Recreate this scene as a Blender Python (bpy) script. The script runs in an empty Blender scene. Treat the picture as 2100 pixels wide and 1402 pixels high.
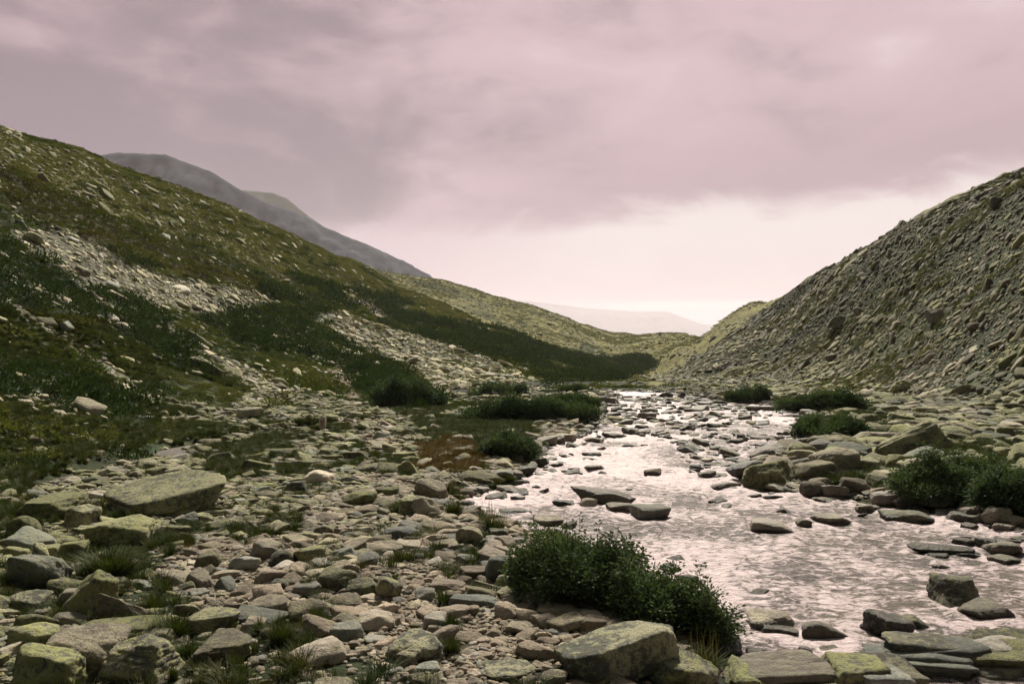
import bpy, bmesh, math, random
import numpy as np
from mathutils import Vector, Matrix, Euler
S = bpy.context.scene; R = math.radians
H = 2.4; FP = 1633.3; CX = 1050.0; HZ = 690.0      # eye height, focal length in photo pixels, centre column, horizon row
# ---------------- camera, sky, sun, exposure ----------------
cam = bpy.data.objects.new('camera', bpy.data.cameras.new('camera')); S.collection.objects.link(cam)
cam.location = (0, 0, H); cam.rotation_euler = (R(90) - math.atan(11 / FP), 0, 0)
cam.data.lens = 28; cam.data.sensor_width = 36; cam.data.clip_start = 0.1; cam.data.clip_end = 40000
S.camera = cam
S.view_settings.view_transform = 'Standard'; S.view_settings.look = 'None'
S.view_settings.gamma = 1; S.view_settings.exposure = 0.75
S.cycles.max_bounces = 6; S.cycles.volume_bounces = 2; S.cycles.use_denoising = True
SUN_EL, SUN_AZ = 46, 6          # azimuth measured from the view direction towards the right
sl = bpy.data.lights.new('sun', 'SUN'); sl.energy = 4.9; sl.angle = R(7); sl.color = (1, .93, .78)
sun = bpy.data.objects.new('sun', sl); S.collection.objects.link(sun)
sd = Vector((math.sin(R(SUN_AZ)) * math.cos(R(SUN_EL)), math.cos(R(SUN_AZ)) * math.cos(R(SUN_EL)), math.sin(R(SUN_EL))))
sun.rotation_euler = sd.to_track_quat('Z', 'Y').to_euler()

class NT:
    """small helper for node trees"""
    def __init__(s, tree): s.t = tree; s.n = tree.nodes; s.l = tree.links
    def node(s, typ, ins=None, **kw):
        n = s.n.new(typ)
        for k, v in kw.items(): setattr(n, k, v)
        for k, v in (ins or {}).items():
            sock = n.inputs[k]
            if isinstance(v, bpy.types.NodeSocket): s.l.new(v, sock)
            else: sock.default_value = v
        return n
    def math(s, op, a, b=0.0, c=0.0, clamp=False):
        return s.node('ShaderNodeMath', {0: a, 1: b, 2: c}, operation=op, use_clamp=clamp).outputs[0]
    def mix(s, f, a, b, mode='MIX'):
        n = s.node('ShaderNodeMix', {0: f, 6: a, 7: b}, data_type='RGBA', blend_type=mode); return n.outputs[2]
    def noise(s, vec, scale, detail=3, rough=.5, dist=0.0):
        return s.node('ShaderNodeTexNoise', {'Vector': vec, 'Scale': scale, 'Detail': detail, 'Roughness': rough, 'Distortion': dist}).outputs[0]
    def step(s, v, a, b, c=0.0, d=1.0):
        return s.node('ShaderNodeMapRange', {0: v, 1: a, 2: b, 3: c, 4: d}, interpolation_type='SMOOTHSTEP').outputs[0]
def srgb(r, g, b):
    f = lambda c: (c / 255 / 12.92) if c / 255 <= .04045 else ((c / 255 + .055) / 1.055) ** 2.4
    return (f(r), f(g), f(b), 1)

w = bpy.data.worlds.new("World"); S.world = w; w.use_nodes = True
t = NT(w.node_tree); t.n.clear()
tc = t.node('ShaderNodeTexCoord'); nrm = t.node('ShaderNodeVectorMath', {0: tc.outputs['Generated']}, operation='NORMALIZE').outputs[0]
sx = t.node('ShaderNodeSeparateXYZ', {0: nrm}); ux, uy, uz = sx.outputs
sky = t.node('ShaderNodeTexSky', sky_type='NISHITA', sun_disc=False, sun_elevation=R(SUN_EL), sun_rotation=R(SUN_AZ))
st = t.node('ShaderNodeVectorMath', {0: nrm, 1: (2.2, 1.0, 4.6)}, operation='MULTIPLY').outputs[0]
n1 = t.noise(st, 1.9, 4, .5, .4); n2 = t.noise(st, 5.0, 5, .52, .5); n3 = t.noise(st, .9, 2, .5)
# the lower edge of the cloud deck
edge = t.math('ADD', t.math('MULTIPLY', t.math('ADD', ux, .208), .062), .128)
above = t.math('SUBTRACT', uz, edge)
wob = t.math('MULTIPLY', t.math('SUBTRACT', n2, .5), .085)
lowsoft = t.step(ux, -.22, .12)                        # the edge is crisp on the right, melts on the left
dk = t.step(t.math('ADD', above, wob), -.022, .022)
# deck colour: mauve grey at upper left, pink in the middle, pale at right
darkc, pinkc, palec = srgb(146, 126, 132), srgb(207, 177, 182), srgb(237, 214, 214)
shade = t.math('ADD', t.math('MULTIPLY', n1, 1.5), t.math('MULTIPLY', n2, .48))
lr = t.step(ux, -.62, .50)
up = t.math('MULTIPLY', t.step(uz, .1, .38), .12)
val = t.math('ADD', t.math('ADD', t.math('SUBTRACT', shade, 1.20), t.math('MULTIPLY', lr, .66)), t.math('MULTIPLY', up, 0.9))
deck = t.mix(t.step(val, -.12, .42), darkc, pinkc); deck = t.mix(t.step(val, .40, .95), deck, palec)
# denser belly along the edge
belly = t.math('MULTIPLY', t.math('MULTIPLY', t.step(above, .15, .015), .8), t.step(ux, -.15, .15))
deck = t.mix(belly, deck, srgb(182, 152, 157))
# strip of clear bright sky below the deck
gap = t.mix(t.step(t.math('ADD', uz, t.math('MULTIPLY', n2, .05)), .04, .16), srgb(217, 195, 200), srgb(233, 219, 215))
gap = t.mix(t.step(t.math('ADD', ux, t.math('MULTIPLY', n1, .2)), .24, -.04), gap, srgb(214, 190, 193))
streak = t.step(t.math('ABSOLUTE', t.math('SUBTRACT', uz, t.math('ADD', .036, t.math('MULTIPLY', n3, .004)))), .008, .002)
gap = t.mix(t.math('MULTIPLY', streak, t.step(ux, .02, .2)), gap, srgb(244, 224, 216))
col = t.mix(dk, gap, deck)
# the unseen rest of the dome, behind and overhead, darkened to cut fill light
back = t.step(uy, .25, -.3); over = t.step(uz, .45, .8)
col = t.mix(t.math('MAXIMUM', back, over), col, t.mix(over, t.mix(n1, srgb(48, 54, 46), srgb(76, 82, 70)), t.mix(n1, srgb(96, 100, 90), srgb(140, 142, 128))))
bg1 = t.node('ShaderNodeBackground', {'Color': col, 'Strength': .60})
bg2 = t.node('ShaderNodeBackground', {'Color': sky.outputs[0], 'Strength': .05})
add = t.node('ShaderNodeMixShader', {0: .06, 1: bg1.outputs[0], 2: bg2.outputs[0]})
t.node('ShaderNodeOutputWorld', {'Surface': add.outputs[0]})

# ---------------- numeric helpers ----------------
def hash3(i, j, k, seed):
    h = (i.astype(np.int64) * 374761393 + j.astype(np.int64) * 668265263 + k.astype(np.int64) * 2147483647 + seed * 1274126177) & 0xffffffff
    h = ((h ^ (h >> 13)) * 1274126177) & 0xffffffff
    h = ((h ^ (h >> 16)) * 2246822519) & 0xffffffff
    return ((h ^ (h >> 15)) & 0xffffff) / float(0xffffff) * 2 - 1
def vnoise(p, seed=0):
    """value noise, p (n,3) -> -1..1"""
    f = np.floor(p); u = p - f; f = f.astype(np.int64); u = u * u * u * (u * (u * 6 - 15) + 10)
    out = 0
    for a in (0, 1):
        for b in (0, 1):
            for c in (0, 1):
                wt = (u[:, 0] if a else 1 - u[:, 0]) * (u[:, 1] if b else 1 - u[:, 1]) * (u[:, 2] if c else 1 - u[:, 2])
                out = out + wt * hash3(f[:, 0] + a, f[:, 1] + b, f[:, 2] + c, seed)
    return out
def fbm(p, octs=4, seed=0, gain=.5):
    o = 0; a = 1
    for k in range(octs): o = o + a * vnoise(p * 2 ** k + 17.3 * k, seed + k); a *= gain
    return o
def fbm2(x, y, wl, octs=4, seed=0, gain=.5):
    return fbm(np.stack([np.ravel(x) / wl, np.ravel(y) / wl, np.full(np.size(x), seed * 3.7)], 1), octs, seed, gain).reshape(np.shape(x))
def in_poly(px, py, poly):
    r = np.zeros(np.shape(px), bool); n = len(poly)
    for i in range(n):
        x1, y1 = poly[i]; x2, y2 = poly[(i + 1) % n]
        if y1 == y2: continue
        c = ((y1 > py) != (y2 > py)) & (px < (x2 - x1) * (py - y1) / (y2 - y1) + x1)
        r ^= c
    return r
def sdist(x, y, poly):
    """distance to the polygon outline, negative inside"""
    d = np.full(np.shape(x), 1e9); n = len(poly)
    for i in range(n):
        ax, ay = poly[i]; bx, by = poly[(i + 1) % n]; ex, ey = bx - ax, by - ay
        tt = np.clip(((x - ax) * ex + (y - ay) * ey) / (ex * ex + ey * ey + 1e-9), 0, 1)
        d = np.minimum(d, np.hypot(x - ax - tt * ex, y - ay - tt * ey))
    return np.where(in_poly(x, y, poly), -d, d)
def sm(v, a, b):
    u = np.clip((v - a) / (b - a), 0, 1); return u * u * (3 - 2 * u)
rng = np.random.default_rng(7)

# ---------------- the shape of the valley ----------------
def floor_z(d): return -0.035 * d
def Zpy(py, d): return H - (py - HZ) / FP * d
# columns of the valley seen along its axis: column, distance of the slope's foot, then three ridge marks (distance, row)
KEY = [(-1400, 6.5, (39, -330), (45, -300), (60, -200)), (-500, 10.5, (61, 58), (68, 80), (90, 130)),
 (0, 15.5, (90, 262), (99, 270), (130, 290)), (200, 18.5, (110, 325), (121, 332), (150, 345)), (460, 30, (150, 425), (165, 430), (200, 440)),
 (600, 36, (190, 484), (205, 488), (250, 490)), (730, 40, (255, 543), (275, 549), (360, 548)), (820, 46, (270, 592), (300, 592), (380, 563)),
 (910, 52, (240, 630), (270, 631), (400, 580)), (1000, 64, (215, 669), (250, 673), (410, 605)), (1100, 77, (190, 708), (225, 713), (420, 632)),
 (1180, 96, (175, 744), (200, 746), (430, 660)), (1260, 150, (205, 763), (240, 744), (450, 688)), (1350, 150, (190, 768), (225, 738), (400, 687)),
 (1400, 130, (160, 758), (215, 714), (400, 688)), (1440, 110, (150, 732), (170, 733), (245, 689)), (1500, 95, (158, 684), (175, 685), (250, 643)),
 (1550, 88, (156, 652), (175, 653), (250, 620)), (1585, 84, (154, 630), (175, 631), (250, 620)), (1650, 75, (133, 582), (150, 584), (200, 592)),
 (1750, 65, (114, 520), (130, 524), (170, 540)), (1900, 50, (94, 436), (106, 442), (130, 460)), (2100, 38, (76, 358), (86, 366), (100, 380)),
 (2500, 27, (55, 150), (62, 165), (75, 200)), (3500, 15, (34, -250), (38, -230), (46, -150))]
KX = np.array([k[0] for k in KEY], float)
KP = np.array([[math.log(k[1])] + [v for a in k[2:] for v in (math.log(a[0]), a[1])] for k in KEY])
def pchip(xk, yk, x):
    h = np.diff(xk); dl = np.diff(yk) / h; m = np.zeros(len(xk))
    for i in range(1, len(xk) - 1):
        if dl[i - 1] * dl[i] > 0:
            w1 = 2 * h[i] + h[i - 1]; w2 = h[i] + 2 * h[i - 1]; m[i] = (w1 + w2) / (w1 / dl[i - 1] + w2 / dl[i])
    m[0] = dl[0]; m[-1] = dl[-1]
    i = np.clip(np.searchsorted(xk, x) - 1, 0, len(xk) - 2); u = (x - xk[i]) / h[i]
    return (2 * u**3 - 3 * u**2 + 1) * yk[i] + (u**3 - 2 * u**2 + u) * h[i] * m[i] + (3 * u**2 - 2 * u**3) * yk[i + 1] + (u**3 - u**2) * h[i] * m[i + 1]
GX = np.arange(-1400, 3501, 10.0); LD0, LD1, ND = math.log(2.0), math.log(1000.0), 560
GD = np.exp(np.linspace(LD0, LD1, ND))
ZG = np.zeros((len(GX), ND))
for ci, px in enumerate(GX):
    k = [np.interp(px, KX, KP[:, j]) for j in range(7)]
    foot = math.exp(k[0]); dk_ = [1.0, foot * .35, foot * .6, foot * .85, foot]; zk_ = [floor_z(d) for d in dk_]
    f1 = math.exp(k[1])
    for j in (1, 3, 5):
        d = math.exp(k[j]); dk_.append(d); zk_.append(Zpy(k[j + 1], d))
    zt = zk_[-1]; dk_ += [dk_[-1] * 1.35, 1100.0]; zk_ += [zt - (.5 if zt > 6 else 4), -14.0 if zt < 30 else zt * .4]
    ZG[ci] = pchip(np.array(dk_), np.array(zk_), GD)
ker = np.array([1, 2, 3, 2, 1.]) / 9
ZS = np.apply_along_axis(lambda v: np.convolve(np.pad(v, 2, 'edge'), ker, 'valid'), 1, ZG)
wgt = sm(GD, 100, 60)[None, :] * .8 + .2; ZG = ZS * wgt + ZG * (1 - wgt)
ZG = np.apply_along_axis(lambda v: np.convolve(np.pad(v, 1, 'edge'), [.25, .5, .25], 'valid'), 0, ZG)
def base_z(x, y):
    yy = np.maximum(y, 2.05); px = np.clip(CX + FP * x / yy, GX[0], GX[-1] - .01)
    a = (px - GX[0]) / 10.0; b = np.clip((np.log(yy) - LD0) / (LD1 - LD0) * (ND - 1), 0, ND - 1.001)
    i = a.astype(int); j = b.astype(int); u = a - i; v = b - j
    return ZG[i, j] * (1 - u) * (1 - v) + ZG[i + 1, j] * u * (1 - v) + ZG[i, j + 1] * (1 - u) * v + ZG[i + 1, j + 1] * u * v
def fl(px, py, off=0.0):
    """a photo pixel of the valley floor -> ground point"""
    d = (H + off) * FP / (py - HZ - .035 * FP); return ((px - CX) / FP * d, d)
RIV = [fl(*p) for p in [(1180, 800), (1262, 806), (1240, 825), (1236, 860), (1200, 888), (1118, 915), (1105, 950), (1070, 985), (960, 1008), (945, 1035), (1010, 1062), (1095, 1085), (1250, 1130), (1400, 1190), (1500, 1290), (1470, 1345), (1500, 1500), (1500, 1750), (2600, 1750), (2600, 1190), (2150, 1092), (2060, 1080), (1905, 1042), (1800, 1022), (1700, 1012), (1600, 1000), (1540, 990), (1520, 962), (1560, 935), (1640, 915), (1665, 880), (1650, 848), (1600, 830), (1480, 822), (1400, 806), (1300, 798)]]
BRK = [fl(*p) for p in [(30, 1012), (70, 985), (190, 948), (330, 916), (480, 893), (600, 875), (700, 868), (700, 876), (560, 898), (430, 925), (280, 965), (160, 1000), (90, 1022)]]
def ground_z(x, y):
    z = base_z(x, y)
    rise = np.clip((z - floor_z(np.maximum(y, 2))) / 3.0, 0, 1)
    ds = np.minimum(y, 400)
    z = z + rise * fbm2(x, y, 11, 3, 5) * .55 * np.clip(y / 60, .25, 1.6) + rise * fbm2(x, y, 2.2, 3, 6) * .2
    z = z + (1 - rise * .4) * fbm2(x, y, 1.6, 3, 8) * .05 + sm(ds, 160, 260) * fbm2(x, y, 30, 4, 9) * 1.2
    r = sdist(x, y, RIV) + fbm2(x, y, 1.1, 2, 12) * .16
    z = z - .42 * sm(r, .35, -.9) * sm(y, 190, 150) + .12 * sm(r, .2, 1.2) * (1 - rise)
    b = sdist(x, y, BRK) + fbm2(x, y, .8, 2, 13) * .1
    z = z - .22 * sm(b, .25, -.3) + .0
    return z
def project(x, y, z): return CX + FP * x / y, HZ - FP * (z - H) / y

# ---------------- where things grow and lie (rows and columns of the valley as seen along its axis) ----------------
TALUS = [[(20, 470), (140, 478), (250, 538), (400, 578), (520, 597), (565, 622), (450, 645), (380, 640), (300, 612), (180, 590), (90, 540)],
 [(640, 640), (700, 638), (780, 668), (900, 700), (1000, 738), (1120, 788), (1150, 818), (1050, 832), (900, 815), (860, 770), (780, 725), (700, 705)],
 [(330, 660), (380, 680), (470, 740), (600, 798), (700, 812), (760, 832), (860, 855), (850, 872), (560, 872), (480, 838), (500, 790), (440, 740), (400, 722)],
 [(0, 605), (60, 648), (200, 738), (330, 818), (360, 870), (320, 860), (190, 755), (50, 668), (0, 628)],
 [(380, 600), (470, 640), (460, 660), (380, 630)], [(280, 800), (480, 845), (560, 872), (430, 880), (280, 850)]]
DARK = [[(-300, 690), (60, 700), (200, 765), (300, 850), (330, 935), (200, 960), (-300, 1010)], [(-300, 500), (30, 500), (180, 600), (330, 640), (420, 720), (300, 700), (150, 650), (-300, 600)],
 [(725, 595), (800, 612), (900, 655), (1000, 676), (1150, 718), (1245, 776), (1150, 788), (1000, 742), (900, 702), (800, 682), (740, 642)],
 [(1160, 712), (1250, 718), (1335, 736), (1345, 748), (1315, 765), (1275, 780), (1200, 786), (1100, 760)],
 [(430, 610), (600, 640), (660, 700), (800, 745), (900, 822), (860, 842), (720, 800), (640, 740), (480, 700), (400, 660)],
 [(520, 560), (640, 575), (730, 605), (740, 640), (640, 635), (560, 610)]]
PATH = [[(700, 612), (745, 613), (792, 640), (795, 655), (770, 652), (735, 632), (705, 625)], [(685, 735), (712, 732), (700, 755), (730, 790), (742, 835), (722, 840), (705, 790), (670, 765)]]
GRAV = [[(300, 1150), (400, 1105), (560, 1120), (640, 1180), (600, 1260), (460, 1290), (360, 1230)], [(600, 1020), (780, 995), (820, 1010), (760, 1050), (620, 1060)],
 [(780, 1140), (900, 1120), (1000, 1250), (1080, 1340), (960, 1390), (760, 1390), (700, 1260)], [(700, 860), (800, 850), (820, 930), (760, 960), (740, 900)]]
GRASS = [[(115, 1135), (250, 1120), (330, 1080), (380, 1120), (300, 1185), (130, 1200)], [(240, 1215), (350, 1200), (350, 1255), (260, 1260)], [(0, 1215), (120, 1190), (130, 1290), (0, 1290)],
 [(300, 1260), (400, 1250), (400, 1300), (330, 1310)], [(500, 1290), (620, 1270), (640, 1402), (520, 1402)], [(300, 1362), (760, 1362), (760, 1420), (300, 1420)], [(900, 1240), (950, 1240), (950, 1330), (900, 1340)],
 [(430, 1080), (560, 1050), (600, 1080), (480, 1130)], [(1380, 1345), (1500, 1345), (1490, 1402), (1380, 1402)], [(860, 870), (1100, 870), (1110, 940), (960, 950), (880, 930)], [(1800, 935), (2100, 900), (2100, 1060), (1960, 1030), (1830, 1000)],
 [(1700, 970), (1850, 965), (1850, 990), (1700, 990)], [(1640, 860), (1820, 840), (1860, 900), (1700, 920)], [(380, 940), (560, 900), (700, 880), (690, 900), (480, 960)], [(560, 1040), (640, 1050), (600, 1090), (520, 1070)]]
BAR = [(480, 882), (700, 866), (860, 860), (960, 930), (1100, 950), (1060, 985), (960, 1005), (940, 1040), (1100, 1090), (1480, 1290), (1480, 1420), (-400, 1420), (-400, 1035), (60, 1030), (180, 1000), (300, 965)]
FLOORP = [(1100, 800), (1500, 786), (1800, 815), (2300, 860), (2500, 1200), (2100, 1110), (1650, 1010), (1500, 1000), (1230, 820), (1250, 880), (1000, 1000), (860, 860), (1000, 830)]
SCREE = [(1320, 778), (1400, 750), (1500, 662), (1585, 622), (1750, 510), (2100, 340), (2600, 60), (2900, 900), (2300, 880), (2100, 905), (1900, 880), (1800, 845), (1640, 815), (1500, 800)]
RUST = [[(850, 915), (960, 905), (985, 960), (930, 990), (860, 965)], [(0, 330), (250, 450), (480, 560), (560, 590), (400, 575), (200, 510), (0, 420)], [(600, 790), (760, 770), (900, 750), (1060, 770), (1060, 790), (900, 775), (760, 800)]]
MOSS = [[(400, 600), (560, 660), (640, 740), (560, 770), (450, 700)], [(300, 740), (480, 800), (500, 850), (420, 860), (330, 800)], [(700, 862), (860, 862), (860, 880), (720, 885)]]
def classify(x, y, z):
    """0 dry olive sward, 1 heath, 2 stones, 3 gravel, 4 grass, 5 river bed, 6 dark thicket, 7 moss, 8 rust"""
    px, py = project(x, y, z)
    jit = np.clip(60 / y, .5, 4)
    jx = fbm2(x, y, 3.0, 3, 31) * 10 * jit; jy = fbm2(x, y, 3.0, 3, 32) * 6 * jit; jx = np.clip(jx, -40, 40); jy = np.clip(jy, -22, 22)
    qx, qy = px + jx, py + jy
    c = np.zeros(np.shape(x), int)
    left = (x < 0) | (px < 1250)
    ridge = np.interp(px, [-1400, 0, 460, 730, 1260], [-330, 262, 425, 543, 740])
    band = np.interp(px, [-1400, 0, 460, 730, 1000, 1260], [-260, 370, 525, 625, 690, 780])
    streak = fbm2(x * .35 - z * .9, y * .12, 1.4, 3, 41)
    c[left & (qy > band) & (y < 260)] = 1
    c[left & (qy <= band) & (streak > .28) & (y < 262)] = 1
    c[left & (y >= 250) & (fbm2(x, y, 14, 3, 44) > .62)] = 1
    for p in MOSS: c[in_poly(qx, qy, p) & (c == 1)] = 7
    for p in RUST: c[in_poly(qx, qy, p)] = 8
    brk = fbm2(x, y, 7, 3, 47) > np.where(y > 130, -.12, -.35)
    for p in DARK: c[in_poly(qx, qy, p) & brk] = 6
    c[(c == 1) & (y > 28) & (qy > band + 25) & (fbm2(x, y, 5, 3, 48) > .55)] = 6
    for p in TALUS: c[in_poly(qx, qy, p)] = 2
    for p in PATH: c[in_poly(px + jx * .2, py + jy * .2, p)] = 3
    nearf = y < 170
    sc = in_poly(qx, qy, SCREE) & (y < 175) & (x > 14)
    c[(in_poly(qx, qy, BAR) | in_poly(px, py, FLOORP)) & nearf & ~sc] = 2
    for p in GRAV: c[in_poly(qx, qy, p) & (y < 60) & (py > 850)] = 3
    for p in GRASS: c[in_poly(qx, qy, p) & (y < 60)] = 4
    n9 = fbm2(x, y, .95, 3, 49)
    c[(c == 2) & (px < 640) & (py > 1075) & (y < 13) & (n9 > .12)] = 4
    c[(c == 2) & (px < 1000) & (y > 8) & (y < 34) & (x < 1) & (fbm2(x, y, 1.5, 3, 50) > .42)] = 4
    c[in_poly(qx, qy, RUST[0]) & (y < 40)] = 8
    c[sc] = 2
    c[(y > 80) & (y < 240) & (px > 1080) & (px < 1330) & (py > 782) & (py < 800)] = 4
    c[(y > 62) & (y < 170) & (px > 1120) & (px < 1500) & (qy < 800) & (c == 2) & ~sc] = 1
    return c
# ---------------- materials ----------------
def newmat(name):
    m = bpy.data.materials.new(name); m.use_nodes = True; k = NT(m.node_tree); k.n.clear(); return m, k
def att(k, name, typ='INSTANCER'): return k.node('ShaderNodeAttribute', attribute_name=name, attribute_type=typ)
def rock_mat():
    m, k = newmat('lichened_rock')
    g = k.node('ShaderNodeNewGeometry'); pos = g.outputs['Position']
    rnd = k.node('ShaderNodeObjectInfo').outputs['Random']
    lich, pink, wet, dark = [att(k, n).outputs['Fac'] for n in ('lich', 'pink', 'wet', 'dark')]
    ps = k.node('ShaderNodeSeparateXYZ', {0: pos}).outputs      # stones that stand in water are soaked up to a hand above it
    wl = k.math('MULTIPLY', k.step(k.math('ADD', ps[2], k.math('MULTIPLY', ps[1], .035)), .01, -.05), k.step(wet, .08, .16))
    wet = k.math('MAXIMUM', wet, wl)
    off = k.node('ShaderNodeVectorMath', {0: pos, 1: k.node('ShaderNodeCombineXYZ', {0: k.math('MULTIPLY', rnd, 31.0), 1: k.math('MULTIPLY', rnd, 57.0)}).outputs[0]}, operation='ADD').outputs[0]
    big = k.noise(off, 3.0, 4, .6); mid = k.noise(off, 14, 6, .7); fine = k.noise(off, 75, 4, .7)
    base = k.mix(rnd, (.17, .165, .11, 1), (.44, .41, .28, 1))
    base = k.mix(k.step(k.math('ADD', k.math('MULTIPLY', big, .5), k.math('MULTIPLY', mid, .5)), .44, .56), (.09, .092, .075, 1), base)
    base = k.mix(k.math('MULTIPLY', k.step(mid, .55, .66), .55), base, (.43, .41, .35, 1))
    base = k.mix(k.math('MULTIPLY', pink, .8), base, k.mix(rnd, (.24, .18, .135, 1), (.46, .365, .29, 1)))
    lm = k.math('MULTIPLY', k.step(k.math('ADD', mid, k.math('ADD', k.math('MULTIPLY', lich, .18), k.math('MULTIPLY', k.math('SUBTRACT', fine, .5), .35))), .56, .70), k.step(lich, 0, .3))
    lcol = k.mix(k.step(fine, .35, .65), (.19, .20, .055, 1), (.33, .32, .15, 1))
    base = k.mix(k.math('MULTIPLY', lm, .85), base, lcol)
    base = k.mix(k.step(fine, .54, .64), base, (.045, .048, .04, 1))          # black crust lichen and pits
    base = k.mix(k.math('MULTIPLY', k.step(k.math('FRACT', k.math('MULTIPLY', rnd, 13.7)), .84, .88), .6), base, (.185, .20, .195, 1))
    base = k.mix(k.math('MULTIPLY', k.step(k.math('FRACT', k.math('MULTIPLY', rnd, 23.1)), .86, .88), .5), base, (.42, .36, .31, 1))
    br = k.math('MULTIPLY', k.math('ADD', .58, k.math('MULTIPLY', k.math('FRACT', k.math('MULTIPLY', rnd, 7.31)), .75)), k.math('SUBTRACT', 1.0, k.math('MULTIPLY', dark, .66)))
    br = k.math('MULTIPLY', br, k.math('SUBTRACT', 1.0, k.math('MULTIPLY', wet, .68)))
    base = k.mix(1.0, base, k.node('ShaderNodeCombineXYZ', {0: br, 1: br, 2: br}).outputs[0], 'MULTIPLY')
    hgt = k.math('ADD', k.math('MULTIPLY', mid, .06), k.math('MULTIPLY', fine, .014))
    bump = k.node('ShaderNodeBump', {'Height': hgt, 'Strength': .9, 'Distance': 1.0}).outputs[0]
    p = k.node('ShaderNodeBsdfPrincipled', {'Base Color': base, 'Roughness': k.math('SUBTRACT', .92, k.math('MULTIPLY', wet, .55)), 'Normal': bump})
    p.inputs['Specular IOR Level'].default_value = .3
    k.node('ShaderNodeOutputMaterial', {0: p.outputs[0]}); return m
def leaf_mat(name, a, b, c):
    m, k = newmat(name)
    g = k.node('ShaderNodeNewGeometry'); rnd = k.node('ShaderNodeObjectInfo').outputs['Random']
    isl = g.outputs['Random Per Island']; n = k.noise(g.outputs['Position'], .7, 3, .6)
    warm = att(k, 'warm').outputs['Fac']
    col = k.mix(isl, a, b); col = k.mix(k.step(n, .45, .65), col, c)
    col = k.mix(k.math('MULTIPLY', k.math('FRACT', k.math('MULTIPLY', rnd, 5.7)), .5), col, b)
    col = k.mix(warm, col, k.mix(isl, (.15, .08, .02, 1), (.06, .04, .014, 1)))
    col = k.mix(att(k, 'pale').outputs['Fac'], col, k.mix(isl, (.20, .18, .07, 1), (.12, .125, .045, 1)))
    d = k.node('ShaderNodeBsdfPrincipled', {'Base Color': col, 'Roughness': .75})
    d.inputs['Specular IOR Level'].default_value = .12
    tr = k.node('ShaderNodeBsdfTranslucent', {'Color': k.mix(1.0, col, (1.2, 1.3, .6, 1), 'MULTIPLY')})
    k.node('ShaderNodeOutputMaterial', {0: k.node('ShaderNodeMixShader', {0: .2, 1: d.outputs[0], 2: tr.outputs[0]}).outputs[0]}); return m
def ground_mat():
    m, k = newmat('valley_ground')
    g = k.node('ShaderNodeNewGeometry'); pos = g.outputs['Position']
    col = att(k, 'cover', 'GEOMETRY').outputs['Color']
    a = k.noise(pos, 9, 5, .7); b = k.noise(pos, 1.3, 5, .65); c = k.noise(pos, .25, 5, .6); v = k.node('ShaderNodeTexVoronoi', {'Vector': pos, 'Scale': 2.2}).outputs['Distance']
    f = k.math('MULTIPLY', k.step(a, .25, .75, .55, 1.45), k.step(b, .25, .75, .6, 1.4)); f = k.math('MULTIPLY', f, k.step(c, .3, .7, .78, 1.22))
    base = k.mix(1.0, col, k.node('ShaderNodeCombineXYZ', {0: f, 1: f, 2: f}).outputs[0], 'MULTIPLY')
    hgt = k.math('ADD', k.math('MULTIPLY', a, .05), k.math('MULTIPLY', b, .25))
    bump = k.node('ShaderNodeBump', {'Height': hgt, 'Strength': .8, 'Distance': 1.0}).outputs[0]
    p = k.node('ShaderNodeBsdfPrincipled', {'Base Color': base, 'Roughness': .95, 'Normal': bump}); p.inputs['Specular IOR Level'].default_value = .15
    k.node('ShaderNodeOutputMaterial', {0: p.outputs[0]}); return m
def hill_mat(name, a, b, sc):
    m, k = newmat(name)
    pos = k.node('ShaderNodeNewGeometry').outputs['Position']
    n = k.noise(pos, sc, 6, .65); n2 = k.noise(k.node('ShaderNodeVectorMath', {0: pos, 1: (1, 1, .25)}, operation='MULTIPLY').outputs[0], sc * 5, 5, .6)
    col = k.mix(k.step(k.math('ADD', k.math('MULTIPLY', n, .6), k.math('MULTIPLY', n2, .4)), .38, .62), a, b)
    p = k.node('ShaderNodeBsdfPrincipled', {'Base Color': col, 'Roughness': .95}); p.inputs['Specular IOR Level'].default_value = .1
    k.node('ShaderNodeOutputMaterial', {0: p.outputs[0]}); return m
def water_mat():
    m, k = newmat('running_water')
    pos = k.node('ShaderNodeNewGeometry').outputs['Position']
    def sc(v): return k.node('ShaderNodeVectorMath', {0: pos, 1: v}, operation='MULTIPLY').outputs[0]
    a = k.noise(sc((.8, 1.0, 1)), 8, 6, .68, .6); b = k.noise(sc((.7, 1, 1)), 30, 5, .7, .3); c = k.noise(pos, .55, 4, .55, .5)
    fo = att(k, 'foam', 'GEOMETRY').outputs['Fac']
    foam = k.step(k.math('ADD', k.math('ADD', k.math('MULTIPLY', a, .6), k.math('MULTIPLY', b, .25)), k.math('ADD', k.math('MULTIPLY', c, .14), k.math('MULTIPLY', fo, .13))), .475, .60, .05, .92)
    bed = k.mix(k.step(c, .4, .6), (.045, .038, .028, 1), (.075, .062, .042, 1))
    hgt = k.math('ADD', k.math('MULTIPLY', a, .10), k.math('MULTIPLY', b, .022))
    bump = k.node('ShaderNodeBump', {'Height': hgt, 'Strength': 1.0, 'Distance': 1.0}).outputs[0]
    p = k.node('ShaderNodeBsdfPrincipled', {'Base Color': bed, 'Roughness': .32, 'Normal': bump, 'IOR': 1.33}); p.inputs['Specular IOR Level'].default_value = .5
    q = k.node('ShaderNodeBsdfPrincipled', {'Base Color': (.60, .475, .495, 1), 'Roughness': .5, 'Normal': bump})  # foam colour that also carries the pink of the reflected sky
    k.node('ShaderNodeOutputMaterial', {0: k.node('ShaderNodeMixShader', {0: foam, 1: p.outputs[0], 2: q.outputs[0]}).outputs[0]}); return m
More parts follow.
